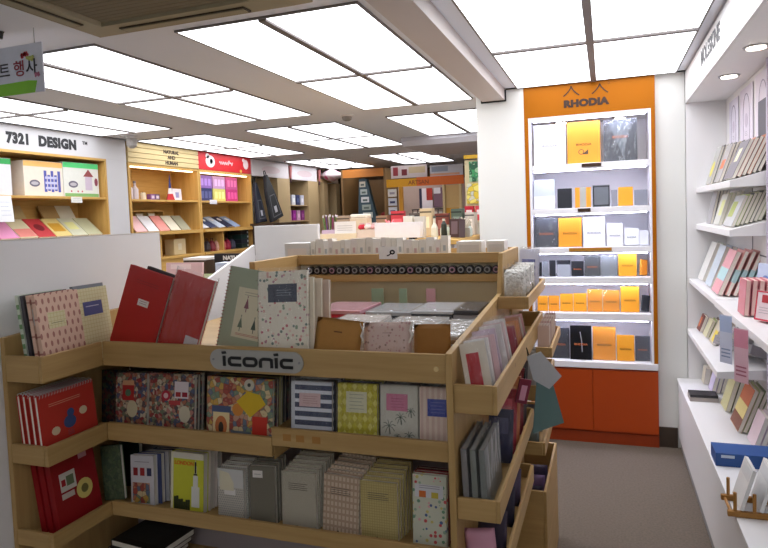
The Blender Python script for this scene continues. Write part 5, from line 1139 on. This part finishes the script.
# ---- black bags hanging beyond
t = thing('bag_stand', (-4.25, 7.35, 0), 'low dark stand carrying two tilted black bags', 'stand', None, True); mk('stand_top', -4.29, -3.95, 7.0, 7.75, 1.50, 1.53, plain('dark_wood', (70, 54, 40), .5), t); mk('stand_body', -4.28, -4.0, 7.03, 7.72, 0, 1.4995, plain('dark_wood', (70, 54, 40), .5), t)
for k, (y, tl, c) in enumerate(((7.18, -4, (36, 40, 54)), (7.42, -14, (34, 36, 40)))):
    o = thing('shoulder_bag'); w, h = [.22, .34][k], [.52, .60][k]
    m = MB(); m.prism([(-w/2, 0), (w/2, 0), (w*.30, h*.6), (w*.08, h), (-w*.08, h), (-w*.34, h*.6)], 1, 0, .05); m.build('bag_body', P(*c), o, .008)
    MB().tube([(-w*.08, .025, h-.01), (-w*.05, .025, h+.06), (w*.05, .025, h+.06), (w*.08, .025, h-.01)], .006, 6).build('bag_strap', BLACK, o)
    m = MB(); m.ribbon([(-w*.32, .05), (w*.32, .05), (w*.18, h*.55), (-w*.2, h*.55)], .012, -.002, 0, True); m.build('piping', P(110, 110, 116), o); B(-w*.1, w*.1, -.003, 0, h*.16, h*.3).build('front_tag', P(206, 206, 214), o); o['w'] = w; o['t'] = .05
    onwall(o, -4.20+.09*k, y, 1.5305, 6, tl, ['narrow navy bag leaning beside the larger black one', 'large black bag with grey piping and pale tags'][k], 'bag')
# ---- banner alcoves
t = thing('banner_alcove', (-4.45, 8.5, 0), 'row of pine alcoves under pale pink banners along the side wall', 'display unit', None, True)
mk('alcove_back', XBK, XBK+.015, 7.8, 9.9, 0, 2.37, plain('alcove_cream', (206, 190, 160), .6, .03, 5), t)
TANW = plain('tan_post', (196, 170, 128), .5, .04, 8)
for y0, y1 in ((7.78, 8.14), (8.74, 9.10), (9.30, 9.46), (9.80, 9.96)): mk('alcove_post', XBK+.0155, XF, y0, y1, 0, 2.15, TANW, t)
for i, (y0, y1, c) in enumerate(((7.12, 8.12, (232, 224, 226)), (8.22, 9.06, (232, 228, 232)), (9.66, 9.9, (222, 206, 190)))):
    mk('banner_board', XF-.02, XF, y0, y1, 2.152, 2.365, P(*c), t); wp('banner_print', ell((y0+y1)/2, 2.25, .25 if i < 2 else .06, .05), P(226, 206, 210), t)
mk('alcove_lintel', XF-.04, XF-.0205, 7.12, 9.96, 2.152, 2.2, TANW, t)
for i, y in enumerate((8.14, 9.11)):
    o = thing('banner_clip', (XF+.004, y+.03, 2.2)); MB().lathe([(.012, -.04), (.03, .14)], (0, 0, 0), 10).build('clip_cone', P(196, 120, 120), o); MB().lathe([(.014, -.1), (.012, -.0405)], (0, 0, 0), 10).build('clip_stem', P(90, 60, 60), o); lab(o, ['pink cone shaped ornament between the first two banners', 'pink cone shaped ornament beside the round pink lantern'][i], 'ornament')
for z in (1.55, 1.78):
    mk('alcove_shelf', XBK+.0155, XF-.02, 8.1405, 8.7395, z-.015, z, TANW, t)
k = 0
for z in (1.55, 1.78):
    for y in (8.22, 8.36, 8.50, 8.64):
        c = [(190, 120, 170), (150, 40, 140), (206, 160, 190), (130, 50, 120), (40, 50, 90), (214, 216, 226), (50, 60, 100), (206, 206, 222)][k]
        o = carton(.11, .15, .09, P(*c), 'gift_carton'); patch(o, 'front_print', P(*[min(255, v+35) for v in c]), -.03, .03, .04, .1); onwall(o, XF-.06, y, z+.0005, 0, 0, '%s small carton on the %s banner alcove shelf' % (['mauve', 'magenta', 'pink', 'plum', 'navy', 'white', 'dark blue', 'pale grey'][k], ['lower', 'upper'][k//4]), 'box', 'cartons in the banner alcove'); k += 1
o = thing('round_lantern', (-4.2, 9.4, 2.26)); prof = [(.02+.16*sin(pi*i/10), -.1+.2*i/10) for i in range(11)]; MB().lathe(prof, (0, 0, 0), 20).build('lantern_body', cells('lantern_print', [(226, 130, 170), (236, 190, 206), (222, 100, 150)], 9, (240, 222, 228), .3), o, smooth=True); MB().cyl((0, 0, .1), (0, 0, .118), .004, 6).build('lantern_cord', BLACK, o); lab(o, 'round pink and white patterned lantern at the end of the banners', 'lantern')

# ================================================================== MIDDLE OF THE SHOP
t = thing('partition_panel', (-1.6, 3.0, 0), 'white partition panel beyond the roll ledge with a sloping side board', 'partition', None, True)
mk('panel_board', -1.815, -1.43, 3.0, 3.025, 0, 1.527, WHITE, t, .002)
m = MB(); m.prism([(2.2, 0), (2.999, 0), (2.999, 1.425), (2.2, 1.165)], 0, -1.83, -1.8155); m.build('side_board', WHITE, t)
DK = plain('dark_wood', (70, 54, 40), .5)
t = thing('folder_table', (-2.3, 3.45, 0), 'low pine table behind the white partition holding coloured folders', 'table', None, True)
mk('table_top', -2.9, -1.9, 3.15, 3.7, 1.10, 1.125, KX, t, .002)
for x in (-2.88, -1.94):
    for y in (3.17, 3.66): mk('leg', x, x+.03, y, y+.03, 0, 1.0995, KZ, t)
o = carton(.27, .19, .012, P(222, 180, 176), 'folder'); patch(o, 'folder_tab', P(236, 206, 200), -.1, .05, .15, .18); place(o, -2.45, 3.2, 1.1255, 0, 5, 0, 'pink folder standing on the pine table behind the red notebooks', 'folder')
o = carton(.07, .12, .012, P(196, 206, 150), 'folder'); patch(o, 'folder_tab', P(206, 214, 170), -.03, .03, .08, .11); place(o, -2.272, 3.2, 1.1255, 0, 5, 0, 'narrow pale green folder between the pink one and clear box', 'folder')
o = carton(.15, .185, .1, P(196, 202, 220), 'file_box'); patch(o, 'front_print', P(214, 216, 228), -.07, 0, .02, .17); place(o, -2.155, 3.22, 1.1255, 0, 0, 0, 'pale blue file box beside the green folder', 'file box')
o = thing('document_tray', (-2.5, 3.42, 1.126)); m = MB(); m.box(-.11, .06, 0, .2, 0, .19); m.build('tray_body', DK, o); B(-.11, .06, -.001, .2, .1905, .205).build('tray_top', P(226, 224, 222), o); lab(o, 'dark document tray with a white top behind the pink folder', 'tray')
t = thing('name_strip', (-2.15, 3.5, 1.126), 'black strip with white lettering behind the pale blue file box', 'sign', None, True)
mk('strip_board', -2.42, -1.92, 3.49, 3.505, 1.127, 1.352, plain('strip_black', (26, 24, 26), .5), t); text('strip_lettering', 'NATURAL AND', .036, P(206, 204, 200), t, -2.215, 3.4892, 1.312, 0, .0006, .002, sx=1.1)

t = thing('gift_table', (-1.3, 4.1, 0), 'pine table beyond the booklets crowded with small gift displays', 'table', None, True)
mk('table_top', -2.0, -.74+-.1, 3.7, 4.6, 1.37, 1.40, KX, t, .002); mk('table_body', -1.97, -.87, 3.73, 4.57, 0, 1.3695, GLAM, t)
ZT = 1.4005
CREAMB = P(222, 210, 186)
o = thing('display_box', (-1.70, 3.86, ZT)); B(-.135, .135, 0, .16, 0, .05).build('box_tray', CREAMB, o); B(-.03, .125, .03, .034, .0505, .13).build('price_board', P(232, 228, 226), o); m = MB(); [m.box(-.01, .1, .0292, .0299, z, z+.003) for z in (.07, .085, .1)]; m.build('text_print', P(180, 174, 176), o); B(-.135, -.04, .05, .15, .0505, .075).build('inner_tray', P(196, 170, 190), o); lab(o, 'cream gift display box with a white price board and pens', 'display box')
for k in range(7):
    o = thing('pen', (-1.82+.013*k, 3.935+.01*(k % 3), ZT+.0755)); MB().cyl((0, 0, 0), (.004*(k-3), 0, .085+.006*(k % 2)), .004, 8).build('pen_barrel', P(*[(90, 130, 70), (110, 60, 120), (200, 190, 180), (80, 110, 60), (150, 60, 110), (60, 90, 50), (120, 110, 60)][k]), o); MB().cyl((.004*(k-3), 0, .0851+.006*(k % 2)), (.0045*(k-3), 0, .1+.006*(k % 2)), .005, 8).build('pen_cap', P(216, 206, 210), o)
    lab(o, 'slim coloured pen in the cream display box, %s along the row' % ORD[k], 'pen', 'pens in the cream display box')
o = thing('gift_tin', (-1.655, 4.14, ZT)); B(-.065, .065, 0, .1, 0, .15).build('tin_body', P(214, 196, 170), o, .004); B(-.062, .062, .002, .098, .1505, .178).build('tin_lid', P(230, 222, 206), o, .006); lab(o, 'cream tin with rounded lid behind the white price board', 'tin')
o = thing('candy_box', (-1.50, 3.88, ZT)); B(-.065, .065, 0, .1, 0, .07).build('box_body', P(222, 206, 196), o); lab(o, 'small cream box piled with red and pink sweets beside the white sign', 'sweets box')
for k in range(9):
    o = thing('wrapped_sweet', (-1.545+.045*(k % 3), 3.90+.03*(k//3), ZT+.0875)); MB().lathe([(.003, -.016), (.017, -.008), (.019, 0), (.014, .012), (.003, .018)], (0, 0, 0), 8).build('sweet_body', P(*[(200, 40, 60), (226, 170, 170), (232, 214, 206)][(k*2) % 3]), o); MB().lathe([(.004, .0181), (.010, .028)], (0, 0, 0), 8).build('wrapper_twist', P(236, 220, 220), o)
    lab(o, '%s wrapped sweet on the cream box, %s row, %s along' % (['red', 'pink', 'white'][(k*2) % 3], ['front', 'middle', 'back'][k//3], ORD[k % 3]), 'sweet', 'sweets on the cream box')
t = thing('long_sign', (-1.275, 3.86, ZT), 'long white box sign with a blank face beside the sweets box', 'sign', None, True); mk('sign_box', -1.43, -1.12, 3.86, 3.93, ZT+.012, ZT+.112, P(236, 234, 240), t); mk('sign_foot', -1.38, -1.34, 3.87, 3.92, ZT, ZT+.0118, BLACK, t); mk('sign_foot', -1.2, -1.16, 3.87, 3.92, ZT, ZT+.0118, BLACK, t)
for k, (x, h, c) in enumerate(((-1.25, .15, (226, 220, 206)), (-1.17, .145, (206, 200, 190)))):
    o = carton(.065, h, .05, P(*c), 'gift_carton'); patch(o, 'front_print', P(180, 150, 140), -.02, .02, .04, .09); place(o, x, 4.02, ZT, 0, 0, 0, ['cream carton behind the long white sign', 'beige carton behind the end of the long white sign'][k], 'box')
bottle('bottle', [(.02, 0), (.024, .02), (.022, .07), (.008, .1), (.008, .13)], P(226, 224, 206), -1.04, 3.92, ZT, 'slim cream bottle just past the long white sign', 'bottle', ([(.01, .1301), (.01, .145)], 'bottle_cap', P(90, 90, 80)))
bottle('bottle', [(.018, 0), (.02, .02), (.018, .09), (.007, .11)], P(50, 56, 50), -.985, 3.95, ZT, 'slim dark bottle beside the cream bottle', 'bottle', ([(.009, .1101), (.009, .125)], 'bottle_cap', P(206, 200, 180)))
for k in range(3): bottle('glass_jar', [(.03, 0), (.036, .01), (.036, .05), (.026, .07)], P(196, 204, 190), -1.02+.075*k, 4.12, ZT, 'squat pale green jar behind the bottles, %s along' % ORD[k], 'jar', ([(.028, .0701), (.028, .082)], 'jar_lid', P(170, 160, 140)), 'squat jars')
for k, (x, y, w, h, c, n) in enumerate(((-1.56, 4.36, .09, .16, (150, 120, 96), 'tan'), (-1.44, 4.38, .10, .19, (196, 60, 70), 'red'), (-1.32, 4.40, .08, .17, (90, 84, 80), 'dark grey'), (-1.22, 4.36, .09, .20, (206, 186, 150), 'straw'), (-1.11, 4.40, .10, .16, (120, 60, 50), 'brown'), (-1.0, 4.38, .08, .19, (80, 96, 84), 'green'), (-.91, 4.40, .07, .16, (206, 196, 186), 'ivory'), (-1.84, 4.30, .10, .17, (170, 150, 130), 'taupe'))):
    o = carton(w, h, .07, P(*c), 'gift_carton'); patch(o, 'front_print', P(*[min(255, v+45) for v in c]), -w*.3, w*.3, h*.3, h*.7); patch(o, 'lid_band', P(*[v//2 for v in c]), -w*.5, w*.5, h*.84, h*.9); place(o, x, y, ZT, RND.uniform(-12, 12), 0, 0, '%s gift carton in the back row of the gift table' % n, 'box', 'cartons at the back of the gift table')
for k, (x, c) in enumerate(((-.97, (60, 50, 46)), (-.86, (150, 140, 120)), (-1.45, (206, 90, 100)))):
    o = thing('trinket_pot', (x, [4.24, 4.02, 4.22][k], ZT)); MB().lathe([(.026, 0), (.032, .03), (.028, .06)], (0, 0, 0), 12).build('pot_body', P(*c), o); m = MB()
    for i in range(9): m.cyl((.012*cos(i), .012*sin(i), .0605), (.04*cos(i*2.4), .03*sin(i*2.4), .10+.01*(i % 4)), .003, 5, .006)
    m.build('trinket_sticks', P(*[min(255, v+50) for v in c]), o); lab(o, ['dark pot of thin sticks behind the bottles on the gift table', 'sand pot of thin sticks near the pillar end of the gift table', 'coral pot of thin sticks behind the sweets on the gift table'][k], 'pot')
o = carton(.065, .115, .09, P(70, 46, 44), 'photo_block'); B(-.02, .024, -.0008, 0, .02, .1).build('front_print', P(110, 90, 96), o); place(o, -.895, 3.84, ZT, -14, 4, 0, 'dark brown photo block at the pillar end of the gift table', 'photo frame')

# ---- booths at the back
t = thing('shop_booth', (-2.25, 8.2, 0), 'far shop booth with orange fascia and black wall rack', 'booth', None, True)
m = MB(); m.box(-2.77, -2.35, 8.0, 8.02, 1.945, 2.05); m.build('fascia_yellow', P(222, 160, 20), t); mk('fascia_orange', -2.3495, -1.715, 8.0, 8.02, 1.945, 2.06, P(226, 110, 30), t)
text('fascia_lettering', 'ARTSAN', .075, P(150, 70, 20), t, -2.32, 7.9985, 1.97, 0, .001, .001)
mk('booth_post', -2.60, -2.55, 8.0, 8.05, 0, 1.9445, P(200, 140, 30), t); mk('booth_post', -2.0, -1.97, 8.0, 8.05, 0, 1.9445, P(214, 190, 140), t); mk('booth_post', -1.78, -1.75, 8.0, 8.05, 0, 1.9445, P(214, 190, 140), t)
mk('booth_back', -2.77, -1.72, 8.5, 8.52, 0, 2.05, P(170, 150, 140), t); mk('side_panel', -1.97, -1.78, 8.03, 8.05, 1.1, 1.94, P(206, 170, 110), t); mk('gold_panel', -1.96, -1.79, 8.02, 8.0295, 1.46, 1.64, P(200, 140, 30), t); mk('gold_panel', -1.96, -1.79, 8.02, 8.0295, 1.34, 1.42, P(190, 110, 50), t)
mk('counter', -2.7, -1.75, 8.06, 8.4, 0, 1.2, P(200, 180, 150), t)
for i in range(8): mk('rack_bar', -2.54+.073*i, -2.53+.073*i, 8.40, 8.41, 1.2005, 1.64, BLACK, t)
for z in (1.2005, 1.35, 1.49, 1.63): mk('rack_rail', -2.545, -2.01, 8.388, 8.3998, z, z+.012, BLACK, t)
k = 0
for z in (1.2135, 1.3625, 1.5025):
    for i in range(7):
        c = [(206, 200, 190), (180, 176, 170), (222, 214, 206)][(i+k) % 3]
        o = thing('hanging_pack', (-2.498+.073*i, 8.375, z)); B(-.025, .025, 0, .01, 0, .10).build('pack_card', P(*c), o); B(-.015, .015, -.002, -.0002, .02, .06).build('pack_product', P(*[v-60 for v in c]), o)
        lab(o, 'pale pack on the black wall rack, %s row, %s along' % (['lower', 'middle', 'upper'][k], ORD[i]), 'pack', 'packs on the black wall rack')
    k += 1
def board(nm, x0, x1, y, z0, z1, c, lb, cat='poster', deco=None):
    o = thing(nm, ((x0+x1)/2, y, z0)); w = x1-x0; B(-w/2, w/2, 0, .012, 0, z1-z0).build('poster_sheet', P(*c), o)
    for (a, b, c0, d, cc) in (deco or []): patch(o, 'poster_print', P(*cc), -w/2+a*w, -w/2+b*w, (z1-z0)*c0, (z1-z0)*d)
    return lab(o, lb, cat)
board('poster', -2.45, -2.26, 8.46, 1.65, 1.93, (222, 214, 220), 'poster with red corner and dark edge inside the orange booth', 'poster', [(0, .2, 0, 1, (40, 40, 70)), (.55, 1, .4, 1, (170, 50, 40))])
board('poster', -2.24, -2.0, 8.46, 1.66, 1.93, (120, 90, 106), 'dusky purple poster inside the orange booth', 'poster', [(0, .4, .7, 1, (214, 214, 220))])
board('poster', -2.70, -2.2, 8.0, 2.0605, 2.225, (214, 200, 200), 'poster strip with red and cream shapes above the yellow fascia', 'poster', [(.06, .2, .2, .9, (150, 50, 60)), (.3, .45, .2, .7, (120, 40, 50)), (.5, .95, .35, .85, (206, 186, 150))])
board('poster', -2.16, -1.72, 8.0, 2.0605, 2.20, (206, 206, 214), 'pale grey poster strip above the orange fascia', 'poster', [(.05, .55, .4, .9, (150, 160, 180)), (.0, .9, .05, .25, (226, 170, 140))])
for k in range(4):
    board('wall_card', -2.75, -2.63, 7.99, 1.46+.12*k, 1.56+.12*k, [(222, 200, 130), (206, 206, 212), (196, 196, 206), (216, 212, 206)][k], 'card on the left post of the orange booth, %s from the bottom' % ORD[k], 'card', [(.2, .8, .3, .6, [(190, 120, 60), (70, 70, 110), (60, 60, 100), (150, 140, 150)][k])])
for k, c in enumerate(((150, 120, 60), (206, 150, 60))): pass
# dark booth
t = thing('shop_booth', (-3.5, 9.3, 0), 'far dark wood booth with orange brown header and card tower', 'booth', None, True)
mk('booth_header', -3.83, -3.16, 9.0, 9.03, 2.175, 2.30, P(190, 116, 40), t); mk('booth_side', -3.86, -3.83, 9.0, 9.8, 0, 2.30, plain('booth_wood', (120, 90, 54), .5), t); mk('booth_side', -3.16, -3.13, 9.0, 9.8, 0, 2.30, plain('booth_wood', (120, 90, 54), .5), t); mk('booth_back', -3.8295, -3.1605, 9.78, 9.8, 0, 2.17, plain('booth_wood', (120, 90, 54), .5), t)
mk('booth_counter', -3.8295, -3.1605, 9.05, 9.5, 0, 1.45, plain('booth_wood', (120, 90, 54), .5), t)
t = thing('card_tower', (-3.5, 9.15, 1.4505), 'tall dark card tower with pale cards on the far booth counter', 'card tower', None, True)
m = MB(); m.prism([(-3.66, 1.451), (-3.33, 1.451), (-3.50, 2.16), (-3.62, 2.16)], 1, 9.15, 9.25); m.build('tower_body', P(60, 80, 90), t)
for k in range(5):
    z = 1.55+.12*k; o = thing('pocket_card', (-3.49-.018*k, 9.138, z)); w = .16-.016*k; B(-w/2, w/2, 0, .008, 0, .085).build('card', P(*[(190, 196, 190), (150, 160, 150), (206, 206, 206), (170, 180, 176), (200, 196, 180)][k]), o); B(-w*.3, w*.3, -.001, 0, .02, .05).build('card_print', P(90, 100, 96), o); lab(o, 'pale card in the dark card tower, %s from the bottom' % ORD[k], 'card', 'cards in the dark tower')
for k, (x, c) in enumerate(((-3.25, (150, 50, 50)), (-3.74, (60, 50, 40)))):
    o = thing('flower_pot', (x, 9.2, 1.4505)); MB().lathe([(.03, 0), (.045, .08)], (0, 0, 0), 10).build('pot', P(130, 90, 60), o); m = MB()
    for i in range(16):
        a = RND.uniform(0, 6.28); r_ = RND.uniform(.0, .05); m.cyl((r_*.3*cos(a), r_*.3*sin(a), .081), (r_*cos(a), r_*sin(a), .13+RND.uniform(0, .05)), .004, 4, .012)
    m.build('flower_heads', P(*c), o); lab(o, ['pot of dark red flowers on the far booth counter', 'pot of dark dried flowers on the far booth counter'][k], 'flower pot')
# displays by the pillar
t = thing('gift_stand', (-1.25, 6.6, 0), 'narrow gift stand with coloured panels just behind the white pillar', 'stand', None, True)
mk('stand_back', -1.40, -1.08, 6.6, 6.62, 0, 2.12, P(206, 190, 150), t); mk('green_panel', -1.35, -1.12, 6.585, 6.5998, 1.89, 2.1, cells('green_print', [(40, 130, 80), (60, 150, 90), (30, 90, 60), (150, 190, 150)], 26, None, .3), t); mk('yellow_panel', -1.38, -1.1, 6.585, 6.5998, 1.66, 1.87, cells('yellow_print', [(226, 196, 60), (206, 206, 190), (236, 220, 110)], 20, None, .3), t)
mk('stand_shelf', -1.40, -1.08, 6.35, 6.5998, 1.46, 1.48, P(206, 190, 150), t); mk('stand_base', -1.38, -1.1, 6.36, 6.59, 0, 1.4595, P(190, 180, 160), t)
for k, (x, c) in enumerate(((-1.33, (190, 30, 50)), (-1.22, (206, 60, 70)))):
    o = carton(.09, .15, .08, P(*c), 'gift_carton'); patch(o, 'front_print', P(236, 214, 214), -.03, .03, .06, .11); place(o, x, 6.42, 1.4805, 0, 0, 0, ['bright red carton on the gift stand behind the pillar', 'coral red carton beside the bright red one'][k], 'box')
board('header_board', -1.40, -1.08, 6.56, 2.13, 2.17, (206, 160, 30), 'thin yellow header board above the green panel', 'sign')
# security camera by the wall unit
t = thing('security_camera', (-4.1, 4.72, CEIL), 'small white security camera under the ceiling beside the slatted unit', 'security camera', None, True)
MB().lathe([(.05, CEIL-.02), (.05, CEIL-.0005)], (-4.1, 4.72, 0), 16).build('camera_mount', WHITE, t); MB().lathe([(.02, CEIL-.11), (.045, CEIL-.09), (.05, CEIL-.0205)], (-4.1, 4.72, 0), 16).build('camera_dome', P(190, 186, 184), t)
for o in bpy.data.objects:
    for k in ('w', 't', '_world'):
        if k in o: del o[k]
